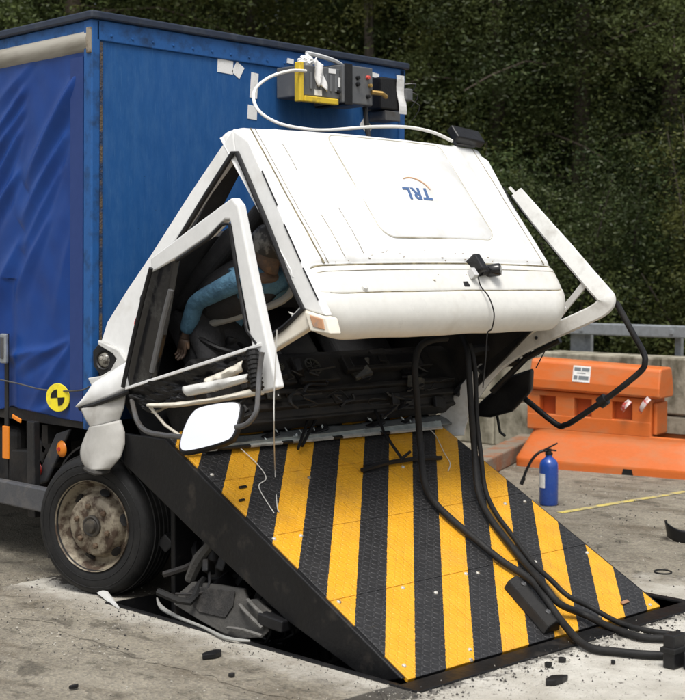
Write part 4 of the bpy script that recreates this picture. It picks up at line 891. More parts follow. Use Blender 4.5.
skin([(-0.050,-1.083,1.269), (-0.050,-1.218,1.312), (-0.050,-1.380,1.374)], [(-0.050,-1.122,1.231), (-0.050,-1.249,1.273), (-0.050,-1.380,1.325)], CREAM, 'bent_skin_strip')
skin([(-0.080,-0.640,1.115), (-0.080,-0.873,1.136), (-0.080,-1.199,1.182), (-0.080,-1.556,1.258)], [(-0.070,-0.644,1.099), (-0.070,-0.859,1.113), (-0.070,-1.186,1.161), (-0.070,-1.559,1.224)], CREAM, 'lower_skin_edge', .006)
cpart(MB().tube([(-0.070,-0.644,1.099), (-0.060,-0.760,1.012), (-0.050,-0.891,0.959)], .008, 6), 'torn_cable', CREAM, door_frame)
wing = cpart(MB().grid(lambda u, v: poly([(-0.080,0.005,1.061), (-0.060,-0.104,1.189), (-0.040,-0.220,1.250), (-0.010,-0.385,1.333)], u).lerp(poly([(-0.080,0.006,1.055), (-0.080,-0.152,1.091), (-0.070,-0.280,1.129), (-0.030,-0.411,1.183)], u), v) + V((-.02 * math.sin(v * math.pi), 0, .0)), 24, 8), 'front_wing', WHITE, cab, smooth=True, solid=.008)
cpart(MB().tube([(-0.080,-0.004,1.047), (-0.085,-0.159,1.080), (-0.075,-0.287,1.119), (-0.040,-0.424,1.168)], .013, 8), 'wing_lip', BLACK, wing, smooth=True)
def cpoly(pts, u):
    q, _ = spline(pts, 8); i = u * (len(q) - 1); k = min(int(i), len(q) - 2); return q[k].lerp(q[k + 1], i - k)
def mud(u, v):
    l = cpoly([(-0.100,-0.130,0.955), (-0.110,-0.095,0.892), (-0.120,-0.070,0.823), (-0.120,-0.079,0.768), (-0.120,-0.136,0.724)], v); r2 = poly([(-0.030,-0.325,1.003), (-0.030,-0.361,0.940), (-0.040,-0.374,0.876), (-0.060,-0.364,0.806), (-0.090,-0.303,0.738)], v)
    return l.lerp(r2, u) + V((-.045, -.03, 0)) * math.sin(u * math.pi)
mg = cpart(MB().grid(mud, 20, 20), 'torn_mudguard', MUDG, truck, smooth=True, solid=.010)
def flap(u, v):
    l = poly([(-0.090,-0.029,1.047), (-0.100,-0.082,1.001), (-0.100,-0.140,0.950)], v); r2 = poly([(-0.020,-0.359,1.147), (-0.030,-0.354,1.071), (-0.030,-0.306,0.991)], v)
    return l.lerp(r2, u) + V((-.02, -.015, 0)) * math.sin(u * math.pi)
cpart(MB().grid(flap, 24, 8), 'folded_flap', MUDG, mg, smooth=True, solid=.008)
cpart(MB().tube([V((-0.100,-0.107,0.725)) + V((-.02, -.01, 0)), V((-0.120,-0.233,0.717)) + V((-.03, -.02, 0)), V((-0.060,-0.260,0.725)) + V((-.01, 0, 0))], .016, 8, smooth=3), 'mudguard_lip', BUMP, mg)
# mirror
mc = [V((-0.332,-1.238,0.947)), V((-0.299,-1.220,1.031)), V((-0.243,-1.228,1.130)), V((-0.201,-1.277,1.155)), V((-0.123,-1.390,1.177)), V((-0.108,-1.426,1.164)), V((-0.127,-1.440,1.113)), V((-0.166,-1.448,1.029)), V((-0.191,-1.433,0.996)), V((-0.306,-1.284,0.944))]
for _k in range(2): mc = [q for i in range(len(mc)) for q in (mc[i].lerp(mc[(i + 1) % len(mc)], .25), mc[i].lerp(mc[(i + 1) % len(mc)], .75))]
ctr = sum(mc, V()) / len(mc)
# the glass leans up and forward
def tiltm(p, k=1.0, off=0): return ctr + (p - ctr) * k + MN * off
MN = V((-.77, -.455, .40)).normalized()
mh = cpart(MB().prism([tiltm(p, 1.09, .0) for p in mc], MN * -.055), 'door_mirror', BLACK, truck, bevel=.012, segs=3)
cpart(MB().prism([tiltm(p, 1.01, .002) for p in mc], MN * .003), 'mirror_glass', MIRRORM, mh)
cpart(MB().tube([(-0.100,-1.580,1.428), (-0.120,-1.581,1.319), (-0.150,-1.608,1.227), (-0.180,-1.628,1.149), (-0.200,-1.585,1.091), (-0.200,-1.504,1.070)], .013, 8, smooth=4), 'mirror_arm', GREYMET, mh, smooth=True)
for k in range(9):
    c_ = V((-0.090,-1.495,1.424)).lerp(V((-0.120,-1.566,1.256)), k / 8); cpart(MB().lathe([(.030, -.004), (.036, 0), (.030, .004)], c_, V((-0.120,-1.566,1.256)) - V((-0.090,-1.495,1.424)), 12), 'bellows_ring', RUBBER, mh)
cpart(MB().tube([(-0.090,-1.495,1.434), (-0.120,-1.566,1.246)], .029, 12), 'bellows', RUBBER, mh)
cpart(MB().tube([(-0.040,-0.442,1.121), (-0.080,-0.541,1.023), (-0.120,-0.675,0.978), (-0.160,-0.875,0.976), (-0.200,-1.101,0.988)], .014, 8, smooth=4), 'mirror_arm', GREYMET, mh, smooth=True)

# ---------------------------------------------------------------- passenger door, thrown open
NB = (-.85, -.5, .1)
pd = cpart(sweep([(2.360,-1.145,2.296), (2.360,-1.325,2.120), (2.360,-1.515,1.942), (2.360,-1.685,1.780), (2.360,-1.786,1.687), (2.355,-1.825,1.647), (2.350,-1.801,1.605), (2.330,-1.723,1.557), (2.290,-1.513,1.464), (2.250,-1.265,1.354), (2.210,-1.079,1.231), (2.160,-0.944,1.065), (2.120,-0.832,0.885)], [.040, .048, .052, .052, .052, .052, .050, .046, .046, .052, .060, .068, .075], .022, NB), 'passenger_door', SILVER, truck, smooth=True)
cpart(sweep([(2.370,-1.090,2.324), (2.385,-1.344,2.077), (2.385,-1.608,1.834), (2.385,-1.775,1.675)], [.010, .012, .012, .010], .035, NB), 'door_return_edge', SILVER, pd, smooth=True)
cpart(sweep([(2.120,-0.865,0.931), (2.110,-0.841,0.861), (2.100,-0.850,0.787)], [.085, .09, .075], .012, NB), 'door_corner_plate', SILVER, pd, smooth=True)
cpart(sweep([(2.350,-1.664,1.733), (2.330,-1.548,1.601), (2.300,-1.438,1.461)], [.020, .018, .018], .014, NB), 'quarter_light_bar', SILVER, pd, smooth=True)
for u_ in ((2.330,-1.501,1.894), (2.330,-1.765,1.658), (2.240,-1.395,1.414), (2.200,-1.150,1.284)): cpart(MB().lathe([(.001, .006), (.009, .005), (.011, -.004)], V(u_), NB, 10), 'screw', BLACK, pd)
cpart(MB().tube([(2.340,-1.498,1.402), (2.300,-1.272,1.285), (2.240,-1.055,1.067)], .02, 8), 'door_seal', BLACK, pd)
cpart(MB().tube([(2.370,-1.146,2.217), (2.370,-1.326,2.041), (2.370,-1.546,1.828), (2.370,-1.751,1.633)], .009, 6), 'window_seal', BLACK, pd)
# passenger side mirror hanging on its bent bar
pm_ = cpart(MB().tube([(2.400,-1.857,1.635), (2.440,-1.929,1.483), (2.480,-1.994,1.344), (2.480,-2.008,1.286), (2.480,-1.974,1.226), (2.440,-1.794,1.076), (2.400,-1.570,0.920), (2.400,-1.496,0.884), (2.400,-1.428,0.884), (2.360,-1.211,1.032)], .018, 10, smooth=4), 'mirror_bar', BLACK, truck, smooth=True)
cpart(MB().lathe([(.02, -.03), (.036, -.025), (.036, .025), (.02, .03)], (2.440,-1.744,1.043), V((2.480,-1.974,1.226)) - V((2.400,-1.570,0.920)), 12), 'bar_clamp', BLACK, pm_, smooth=True)
mbk = V((2.420,-0.971,1.032)); mm_ = MB()
cpart(MB().prism([(2.300,-0.808,0.895), (2.300,-0.907,0.991), (2.300,-1.148,1.168), (2.300,-1.319,1.220), (2.300,-1.313,1.079), (2.300,-1.166,0.946), (2.300,-0.990,0.896)], (.10, .06, 0)), 'passenger_mirror', BLACK, pm_, bevel=.02, segs=3)
cpart(MB().tube([(2.420,-0.947,0.903), (2.450,-0.948,0.793), (2.450,-0.989,0.771)], .010, 6), 'mirror_stub', BLACK, pm_)
cpart(MB().box((2.40, -.75, .93), (2.46, -.69, 1.0)), 'mirror_bracket', BLACK, pm_, bevel=.008)
cpart(MB().tube([(2.420,-1.256,1.217), (2.500,-1.376,1.503), (2.550,-1.428,1.638)], .004, 5), 'loose_wire', BLACK, pm_)
cpart(MB().prism([cb(2.12, .12, -.12), cb(2.12, 1.14, -.17), cb(2.16, 1.15, -1.1), cb(2.22, 1.0, -1.42), cb(2.22, .36, -1.45)], (.02, 0, 0)), 'passenger_side_dark_sheet', DASH, cab, bevel=.006)  # added dark sheet across the passenger opening, so the cab interior reads dark
# wreckage inside the right half of the cab front
for i, (p0, p1, r_) in enumerate((((2.100,-0.994,1.319), (2.300,-1.303,1.323), .035), ((2.150,-1.033,1.195), (2.300,-1.226,1.259), .03), ((2.200,-1.189,1.347), (2.350,-1.400,1.410), .022), ((2.100,-0.873,1.046), (2.200,-1.007,1.110), .03))):
    cpart(MB().tube([p0, V(p0).lerp(V(p1), .5) + V((0, .05, .02)), p1], r_, 7, smooth=2), 'broken_trim', BLACK, cab)


# ================================================================ INSTRUMENTS, CABLES, HOSES
lg = thing('data_logger', 'grey data logger case in a yellow bracket fixed to the blue box front', 'data logger', (1.75, -.02, 2.85))
MB().box((1.37, -.28, 2.885), (1.68, -.03, 3.075)).build('case', GREYBOX, lg, bevel=.008)
MB().box((1.683, -.30, 2.865), (1.95, -.03, 3.105)).build('case', GREYBOX, lg, bevel=.008)
MB().box((1.70, -.306, 2.855), (1.765, -.025, 3.112)).build('strap', BLACK, lg, bevel=.004)
MB().box((1.32, -.30, 2.845), (1.355, -.25, 3.085)).box((1.355, -.31, 2.845), (1.64, -.27, 2.882)).build('bracket', YPAINT, lg, bevel=.006)
for i in range(6): MB().box((1.42 + i * .042, -.287, 2.93), (1.435 + i * .042, -.2805, 3.03)).build('case_rib', M('rib_grey', (.16, .165, .17), .4), lg)
for (x, z, m_) in ((1.81, 3.03, BLACK), (1.81, 2.99, BLACK), (1.90, 3.04, LOGOR), (1.92, 2.99, BRASS), (1.90, 2.92, BLACK), (1.66, 2.93, BLACK)): MB().lathe([(.001, .02), (.012, .018), (.014, 0)], (x, -.30 if x > 1.68 else -.28, z), (0, -1, 0), 10).build('knob', m_, lg)
MB().box((1.46, -.284, 2.895), (1.52, -.2805, 2.93)).build('paper_label', PAPER, lg); MB().box((1.58, -.284, 3.04), (1.64, -.2805, 3.068)).build('paper_label', PAPER, lg); MB().box((1.66, -.284, 2.96), (1.678, -.2805, 3.02)).build('paper_label', PAPER, lg)
MB().tube([(1.93, -.31, 2.95), (1.99, -.34, 2.945), (2.05, -.32, 2.93)], .016, 8).build('connector', BRASS, lg, smooth=True)
rag = thing('white_tape_bundle', 'crumpled white tape bundle draped over the left end of the grey logger', 'tape', (1.45, -.2, 3.07))
MB().grid(lambda u, v: V((1.43 + .08 * u + .04 * v, -.30 - .012 * math.sin(u * 9 + v * 7), 3.10 - .16 * v + .02 * math.sin(u * 5))), 8, 10).build('tape_tail', PAPER, rag, smooth=True, solid=.006)
def wad(u, v):
    a, b = u * 2 * math.pi, (v - .5) * math.pi; d_ = V((math.cos(a) * math.cos(b), math.sin(a) * math.cos(b), math.sin(b))); k = 1 + .55 * noise.noise(d_ * 2.3 + V((3, 1, 2))) + .3 * abs(noise.noise(d_ * 6))
    return V((1.45, -.22, 3.105)) + V((d_.x * .05, d_.y * .04, d_.z * .035)) * k
MB().grid(wad, 28, 16).build('tape_wad', PAPER, rag)
MB().tube([(1.47, -.2, 3.16), (1.62, -.18, 3.155), (1.76, -.16, 3.14), (1.88, -.12, 3.12)], .014, 6, smooth=4).build('tape_strand', M('grey_strand', (.55, .56, .56), .5), rag)
bp = thing('battery_unit', 'black battery unit with a white strap beside the grey logger', 'battery unit', (2.25, -.02, 2.85))
MB().box((2.13, -.20, 2.87), (2.36, -.02, 3.08)).build('case', BLACK, bp, bevel=.012)
MB().grid(lambda u, v: V((2.26 + .07 * u + .03 * (1 - v), -.208 - .006 * math.sin(v * 8), 2.85 + .25 * v)), 2, 10).build('strap', PAPER, bp, solid=.004)
MB().box((2.34, -.23, 2.94), (2.40, -.17, 3.02)).build('plug', GREYBOX, bp, bevel=.008); MB().box((2.16, -.21, 2.80), (2.30, -.06, 2.862)).build('tray', GREYMET, bp, bevel=.004)
for i in range(3): MB().tube([(2.36, -.15, 3.05 - i * .04), (2.46 + i * .02, -.2, 3.06 - i * .07), (2.52, -.1, 3.02 - i * .1)], .003, 5, smooth=3).build('lead', GREYMET, bp)
cab_ = MB().tube([(1.371,-0.300,3.030), (1.231,-0.310,3.016), (1.012,-0.360,2.948), (0.869,-0.400,2.851), (0.813,-0.500,2.735), (0.876,-0.600,2.658), (0.947,-0.750,2.619), (1.000,-0.900,2.606), (1.268,-0.950,2.638), (1.507,-1.000,2.651), (1.718,-1.020,2.635), (1.885,-1.030,2.592)], .010, 8, smooth=5).build('data_cable', CABLEW, smooth=True)
tag(cab_, 'white cable looping from the grey logger down onto the cab roof', 'cable')
pst = MB().tube([(1.93, -.25, 2.86), (1.92, -.28, 2.72), (1.90, -.33, 2.60)], .016, 8).build('support_tube', BLACK, lg)
# black unit on the rear edge of the roof
rbx = thing('antenna_unit', 'flat black box standing on the rear edge of the white cab roof', 'instrument box', cb(2.02, -.06, .03))
MB().obox(cb(2.03, -.045, .055), (.125, 0, -.01), FA * .05, UA * .028).build('housing', BLACK, rbx, bevel=.012, segs=3)
MB().obox(cb(2.03, -.03, .018), (.09, 0, 0), FA * .03, UA * .012).build('mount', GREYMET, rbx, bevel=.004)
# camera on the brow
cm = thing('action_camera', 'small black video camera clamped on the front of the white cab roof', 'camera', cb(1.45, 1.0, .0))
MB().obox(cb(1.405, .955, .05), (.028, 0, 0), FA * .055, UA * .05).build('body', BLACK, cm, bevel=.012)
MB().lathe([(.001, .06), (.03, .06), (.036, .05), (.036, -.02), (.028, -.03)], cb(1.505, .985, .05), V((.45, -.75, .1)), 16).build('lens', GLOSSBLACK, cm, smooth=True)
MB().tube([cb(1.41, 1.0, .05), cb(1.505, .985, .05)], .02, 8).build('arm', BLACK, cm); MB().obox(cb(1.405, .985, .012), (.05, 0, 0), FA * .04, UA * .012).build('base', BLACK, cm, bevel=.004)
MB().obox(cb(1.345, 1.005, .05), (.016, 0, 0), FA * .026, UA * .02).build('battery', M('label_grey', (.5, .5, .5), .4), cm, bevel=.003); MB().obox(cb(1.28, 1.05, .012), (.022, 0, 0), FA * .02, UA * .012).build('puck', BLACK, cm, bevel=.003)
cc = MB().tube([cb(1.37, 1.03, .05), cb(1.375, 1.08, .03), cb(1.39, 1.15, .030), cb(1.41, 1.235, -.010), cb(1.42, 1.285, -.08), cb(1.42, 1.287, -.12), cb(1.42, 1.287, -.12) - V((0, -.01, .12)), cb(1.42, 1.287, -.12) - V((0, -.03, .30))], .004, 6, smooth=5).build('camera_lead', BLACK)
tag(cc, 'thin black lead running from the roof camera down the cab front', 'cable')
# hoses: from under the brow, over the striped plate and across the concrete
h1 = MB().tube([(1.550,-1.294,1.432), (1.450,-1.269,1.423), (1.380,-1.240,1.385), (1.340,-1.239,1.279), (1.360,-1.237,1.084), (1.400,-1.224,0.852), (1.291,-1.356,0.647), (1.225,-1.477,0.561), (1.205,-1.612,0.485), (1.211,-1.793,0.388), (1.223,-1.977,0.289), (1.259,-2.123,0.216), (1.180,-2.295,0.152), (1.116,-2.452,0.067), (0.942,-2.725,0.030), (0.981,-2.892,0.026), (1.054,-3.036,0.026), (1.205,-3.182,0.026)],
              .0195, 12, smooth=6).build('black_hose', RUBBER, smooth=True)
tag(h1, 'thick black hose hanging from the cab front, the left one over the striped plate', 'hose', 'hoses draped over the blocker')
h2 = MB().tube([(1.750,-1.233,1.436), (1.680,-1.333,1.360), (1.660,-1.366,1.218), (1.660,-1.390,0.960), (1.660,-1.414,0.760), (1.578,-1.507,0.576), (1.487,-1.659,0.463), (1.411,-1.864,0.350), (1.342,-2.056,0.252), (1.211,-2.277,0.196), (1.216,-2.363,0.126), (1.353,-2.419,0.057), (1.331,-2.601,0.026), (1.282,-2.800,0.026), (1.355,-2.923,0.026), (1.411,-3.082,0.026)],
              .0185, 12, smooth=6).build('black_hose', RUBBER, smooth=True)
tag(h2, 'thick black hose hanging from the cab front, the right one over the striped plate', 'hose', 'hoses draped over the blocker')
h3 = MB().tube([(1.700,-1.338,1.394), (1.700,-1.377,1.246), (1.700,-1.394,0.957), (1.680,-1.442,0.760), (1.665,-1.486,0.576), (1.565,-1.644,0.469), (1.484,-1.846,0.360), (1.415,-2.032,0.259), (1.370,-2.187,0.199), (1.344,-2.317,0.140), (1.443,-2.397,0.074), (1.441,-2.560,0.030), (1.443,-2.750,0.018), (1.537,-3.005,0.018)], .014, 10, smooth=6).build('thin_hose', RUBBER, smooth=True)
tag(h3, 'thinner black hose lying against the right hand thick hose on the plate', 'hose')
cn = thing('hose_coupling', 'black hose coupling block at the lower right edge on the concrete', 'coupling', (1.006,-3.165,0.000))
cp = V((1.006,-3.165,0.000)); MB().box((cp.x - .04, cp.y - .03, .004), (cp.x + .05, cp.y + .03, .16)).build('upright', BLACK, cn, bevel=.006)
MB().box((cp.x + .0, cp.y - .13, .004), (cp.x + .16, cp.y - .05, .07)).build('foot', BLACK, cn, bevel=.008); MB().box((cp.x - .05, cp.y - .04, .075), (cp.x + .06, cp.y + .04, .10)).build('clip', RUBBER, cn, bevel=.004)
w1 = MB().tube([(-0.060,-1.643,1.534), (-0.060,-1.636,1.429), (-0.060,-1.621,1.222), (-0.050,-1.609,1.052), (0.407,-1.097,0.763), (0.228,-1.315,0.623), (0.200,-1.362,0.596)], .003, 5, smooth=4).build('thin_wire', M('wire_grey', (.55, .54, .50), .4), smooth=True)
tag(w1, 'thin pale wire hanging straight down from the door frame tip to the plate', 'wire')
w2 = MB().tube([(0.346,-0.884,0.867), (0.362,-1.013,0.786), (0.328,-1.116,0.730), (0.245,-1.156,0.707), (0.208,-1.222,0.671), (0.165,-1.363,0.595)], .003, 5, smooth=5).build('thin_wire', M('wire_grey', (.55, .54, .50), .4), smooth=True)
tag(w2, 'short kinked pale wire lying on the upper left stripes of the plate', 'wire')
w3 = MB().tube([(1.830,-0.894,0.862), (1.835,-0.955,0.817), (1.748,-1.097,0.740), (1.698,-1.190,0.688), (1.612,-1.251,0.655)], .003, 5, smooth=5).build('thin_wire', CREAM, smooth=True)
tag(w3, 'cream wire curling on the plate beside the left hose', 'wire')

# ---------------------------------------------------------------- crash test dummy
dm = thing('crash_dummy', 'slumped test dummy in blue overalls behind the bent driver door', 'crash dummy', (.55, -.3, 1.3))
def skin_mesh(name, chains, mat, parent, root=0):
    vs = []; es = []; rs = []; idx = {}
    def vid(p, r):
        k = tuple(round(c, 4) for c in p)
        if k not in idx: idx[k] = len(vs); vs.append(k); rs.append(r)
        return idx[k]
    for ch in chains:
        prev = None
        for p, r in ch:
            i = vid(p, r)
            if prev is not None: es.append((prev, i))
            prev = i
    c = V(dm.location); me = bpy.data.meshes.new(name); me.from_pydata([tuple(V(p) - c) for p in vs], es, [])
    o = bpy.data.objects.new(name, me); COL.objects.link(o); o.parent = parent
    if parent is not dm: o.location = (0, 0, 0)
    m = o.modifiers.new('skin', 'SKIN'); m.use_smooth_shade = True
    for i, sv in enumerate(me.skin_vertices[0].data): sv.radius = (rs[i], rs[i]) if not hasattr(rs[i], '__len__') else rs[i]; sv.use_root = (i == root)
    s_ = o.modifiers.new('sub', 'SUBSURF'); s_.levels = 2; s_.render_levels = 2
    me.materials.append(mat); return o
XD = .52
sho = V((XD, -.87, 1.785)); hip = cb(XD, .34, -1.12); chest = hip.lerp(sho, .66); neck = sho + UA * .06 + FA * .02; head = V((XD - .02, -.915, 1.93)); chin = head + FA * .05 - UA * .02
lsh = sho + V((-.17, .0, -.02)); rsh = sho + V((.18, 0, -.02))
lel = V((.34, -.52, 1.645)); lwr = V((.36, -.40, 1.46)); rel = V((.66, -.52, 1.60)); rwr = V((.58, -.46, 1.38))
lkn = cb(XD - .12, .74, -1.10); lan = cb(XD - .12, .86, -1.36); rkn = cb(XD + .14, .74, -1.08); ran = cb(XD + .14, .86, -1.36)
def hand(wr, dr, sd):
    dr = V(dr).normalized(); sd = V(sd).normalized(); out = []; palm = wr + dr * .06
    base = [(tuple(wr), .026), (tuple(palm), (.034))]
    for k, (o_, L) in enumerate(((-.030, .06), (-.010, .075), (.011, .07), (.030, .055))):
        r0_ = palm + sd * o_ + dr * .02; m1 = r0_ + dr * L * .55; m2 = m1 + dr * L * .4 + sd.cross(dr) * L * .35
        out.append([(tuple(palm), .034), (tuple(r0_), .011), (tuple(m1), .009), (tuple(m2), .008)])
    th = wr + dr * .035 + sd * -.032; out.append([(tuple(palm), .034), (tuple(th), .012), (tuple(th + dr * .04 + sd * -.02), .009)])
    return [base] + out
arm_l = [(tuple(sho), .06), (tuple(lsh), .035), (tuple(lel), .03), (tuple(lwr), .026)]
arm_r = [(tuple(sho), .06), (tuple(rsh), .035), (tuple(rel), .03), (tuple(rwr), .026)]
bodyc = [[(tuple(hip), .07), (tuple(chest), .07), (tuple(sho), .06), (tuple(neck), .055), (tuple(chin.lerp(head, .3)), .08), (tuple(head + UA * .035), .092), (tuple(head + UA * .10), .06)], arm_l, arm_r,
         [(tuple(hip), .07), (tuple(lkn), .05), (tuple(lan), .045), (tuple(lan + FA * .12), .035)], [(tuple(hip), .07), (tuple(rkn), .05), (tuple(ran), .045), (tuple(ran + FA * .12), .035)]]
bodyc += hand(lwr, V((-.02, .06, -.22)), V((0, 1, .25))) + hand(rwr, V((-.05, .04, -.2)), V((0, 1, .2)))
body = skin_mesh('body', bodyc, SKIN, dm)
skin_mesh('overalls', [[(tuple(chest), .12), (tuple(sho), .105)], [(tuple(sho), .105), (tuple(lsh), .068), (tuple(lsh.lerp(lel, .5)), .060), (tuple(lel), .054), (tuple(lel.lerp(lwr, .5)), .052), (tuple(lel.lerp(lwr, .95)), .044)],
                       [(tuple(sho), .105), (tuple(rsh), .068), (tuple(rel), .054), (tuple(rel.lerp(rwr, .95)), .044)]], DENIM, body)
skin_mesh('dark_trousers', [[(tuple(hip), .135), (tuple(lkn), .08), (tuple(lan), .06)], [(tuple(hip), .135), (tuple(rkn), .08), (tuple(ran), .06)]], DARKCLOTH, body)
skin_mesh('dark_vest', [[(tuple(hip.lerp(chest, .1)), .17), (tuple(chest), .175), (tuple(chest.lerp(sho, .7)), .165), (tuple(sho.lerp(neck, .5)), .125)]], DARKCLOTH, body)
MB().tube([hip + FA * .13 + V((-.1, 0, 0)), chest + FA * .165, sho + FA * .13 + V((.12, 0, 0)), sho + UA * .1 + V((.2, 0, 0))], .022, 8, smooth=4).build('belt', M('belt_grey', (.30, .29, .26), .7), body, smooth=True)
cap = MB(); cap.lathe([(.001, .125), (.05, .115), (.085, .085), (.102, .04), (.104, .0), (.098, -.02)], head + UA * .03, (UA - FA * .35), 18); cap.build('helmet', M('helmet_pale', (.16, .155, .14), .6, dirt=(.03, .028, .026), dscale=12, damt=(.40, .5)), body, smooth=True)
fc = head + FA * .085
MB().lathe([(.001, .03), (.014, .01), (.018, -.02)], fc, FA, 8).build('nose', SKIN, body, smooth=True)
for sx in (-1, 1):
    MB().lathe([(.001, .008), (.010, .005), (.012, 0)], fc + V((sx * .032, 0, 0)) + UA * .03 - FA * .01, FA, 10).build('eye', BLACK, body, smooth=True)
    MB().lathe([(.001, .012), (.018, .008), (.022, 0)], head + V((sx * .088, 0, 0)), V((sx, 0, 0)), 10).build('ear', SKIN, body, smooth=True)
MB().obox(fc - UA * .045, (.022, 0, 0), FA * .008, UA * .004).build('mouth', M('lip_brown', (.2, .08, .06), .6), body)

# ================================================================ ORANGE BARRIER, EXTINGUISHER, DEBRIS
OD = V((.23, -.973, 0)).normalized(); OW = V((-OD.y, OD.x, 0)); OO = V((5.85, 1.45, 0))        # length towards the camera side, depth away
def ob(l, d_, z): return OO + OD * l + OW * d_ + V((0, 0, z * (1.02 - .045 * l)))
obar = thing('water_barrier', 'orange plastic water filled traffic barrier in front of the concrete wall', 'barrier', ob(.7, .3, 0))
def obx(l0, l1, prof, nm, mat=ORANGE, bev=.02, xs=None, parent=None):
    n_ = len(prof); mb = MB()
    mb.add([ob(l0, d_, z) for d_, z in prof] + [ob(l1, d_, z) for d_, z in prof], [tuple(range(n_ - 1, -1, -1)), tuple(range(n_, 2 * n_))] + [(i, (i + 1) % n_, n_ + (i + 1) % n_, n_ + i) for i in range(n_)])
    return mb.build(nm, mat, parent or obar, bevel=bev, segs=3)
# foot with rounded ends
def foot_fn(u, v):
    l0, l1 = -.22, 1.62
    # outline of the foot in plan: rounded box, shrinking upwards
    prof = [(0.0, 0.0), (.0, .075), (.008, .09), (.06, .19), (.125, .315), (.13, .345), (.15, .352)]
    i = v * (len(prof) - 1); k = min(int(i), len(prof) - 2); f_ = i - k; ins = prof[k][0] * (1 - f_) + prof[k + 1][0] * f_; z = prof[k][1] * (1 - f_) + prof[k + 1][1] * f_
    a = u * 2 * math.pi; cx_, cy_ = math.cos(a), math.sin(a); e = .22
    L = (l1 - l0) / 2 - ins; D = .32 - ins
    return ob((l0 + l1) / 2 + L * math.copysign(abs(cx_) ** e, cx_), .32 + D * math.copysign(abs(cy_) ** e, cy_), z)
fo_ = MB().grid(foot_fn, 120, 18).build('foot', ORANGE, obar, smooth=True)
MB().prism([ob(.86, -.002, .0), ob(.97, -.002, .0), ob(.955, -.002, .055), ob(.875, -.002, .055)], OW * .012).build('drain_slot', BLACK, fo_)
# middle tier: face with three openings, built from bars so that the openings are real recesses
ml0, ml1 = -.13, 1.08
bays = [(-.005, .155), (.34, .51), (.71, .90)]
zb0, zb1, zo0, zo1 = .34, .70, .485, .65
mid = MB(); fd = .13
mid.prism([ob(ml0, fd + .10, zb0), ob(ml1, fd + .10, zb0), ob(ml1, fd + .36, zb0), ob(ml0, fd + .36, zb0)], (0, 0, zb1 - zb0))
mo = mid.build('core', M('orange_inner', (.62, .13, .03), .5), obar, bevel=.01)
obx(ml0, ml1, [(fd, zb0), (fd, zo0), (fd + .10, zo0), (fd + .10, zb0)], 'lower_bar', bev=.012); obx(ml0, ml1, [(fd, zo1), (fd, zb1), (fd + .10, zb1), (fd + .10, zo1)], 'upper_bar', bev=.012)
edges_ = [ml0] + [q for bay in bays for q in bay] + [ml1]
for i in range(0, len(edges_), 2): obx(edges_[i], edges_[i + 1], [(fd + .003, zo0 - .012), (fd + .003, zo1 + .012), (fd + .10, zo1 + .012), (fd + .10, zo0 - .012)], 'face_rib', bev=.008)
obx(1.081, 1.12, [(fd + .04, .36), (fd + .04, .66), (fd + .32, .66), (fd + .32, .36)], 'end_lug', bev=.015)
obx(-.09, 1.17, [(.10, .705), (.085, .73), (.085, .80), (.125, .965), (.15, .985), (.38, .985), (.41, .965), (.46, .80), (.46, .73), (.44, .705)], 'top_tier', bev=.03)
obx(-.08, 1.06, [(.16, .69), (.16, .72), (.40, .72), (.40, .69)], 'neck', M('orange_inner', (.62, .13, .03), .5), bev=.005)
sgn = thing('warning_notice', 'small white printed notice stuck on the top of the orange barrier', 'notice', ob(.42, .1, .86))
def slope(l, h): t_ = (h - .80) / .165; return ob(l, .085 + .04 * t_, h)
sl_n = ((slope(0, .9) - slope(0, .8)).normalized()); sn2 = OD.cross(sl_n); sn2 = sn2 if sn2.dot(OW) < 0 else -sn2
MB().prism([slope(.34, .805), slope(.51, .805), slope(.51, .95), slope(.34, .95)], sn2 * .004).build('board', SIGNW, sgn)
def ink(l0, l1, h0, h1): MB().prism([slope(l0, h0) + sn2 * .0045, slope(l1, h0) + sn2 * .0045, slope(l1, h1) + sn2 * .0045, slope(l0, h1) + sn2 * .0045], sn2 * .001).build('printed_word', SIGNG, sgn)
ink(.352, .418, .905, .935); ink(.427, .498, .905, .935); ink(.38, .465, .882, .889); ink(.352, .39, .825, .862); ink(.40, .498, .825, .862)
for i, (l, z, rz) in enumerate(((.90, .64, .6), (1.08, .68, -.3))):
    tp = MB().grid(lambda u, v: ob(l - .09 * u * math.cos(rz) + .015 * math.sin(v * 5), .085 - .03 * math.sin(u * 3) - .015 * math.sin(v * 7 + u * 4), z - .11 * u * (1 - .4 * math.sin(rz)) + .045 * v), 10, 6)
    o = tp.build('barrier_tape', M('tape_redwhite', (.70, .62, .60), .4, dirt=(.62, .10, .09), dscale=16, damt=(.5, .54)), smooth=True, solid=.002)
    tag(o, ('torn red and white tape scrap beside the right opening of the orange barrier', 'torn red and white tape scrap hanging on the right end of the orange barrier')[i], 'barrier tape', 'tape scraps on the barrier')
# kerb between blocker and wall
k0 = V((4.578,1.106,0.000)); k1 = V((6.944,2.214,0.000)); kd = (k1 - k0).normalized(); kn = V((-kd.y, kd.x, 0))
kb = thing('kerb_stone', 'low rusty concrete kerb behind the right side of the striped plate', 'kerb', k0)
n_k = 3
for i in range(n_k):
    a_ = k0.lerp(k1, i / n_k); b_ = k0.lerp(k1, (i + .99) / n_k); MB().prism([a_, b_, b_ + kn * .22, a_ + kn * .22], (0, 0, .16)).build('stone', KERBM, kb, bevel=.015)
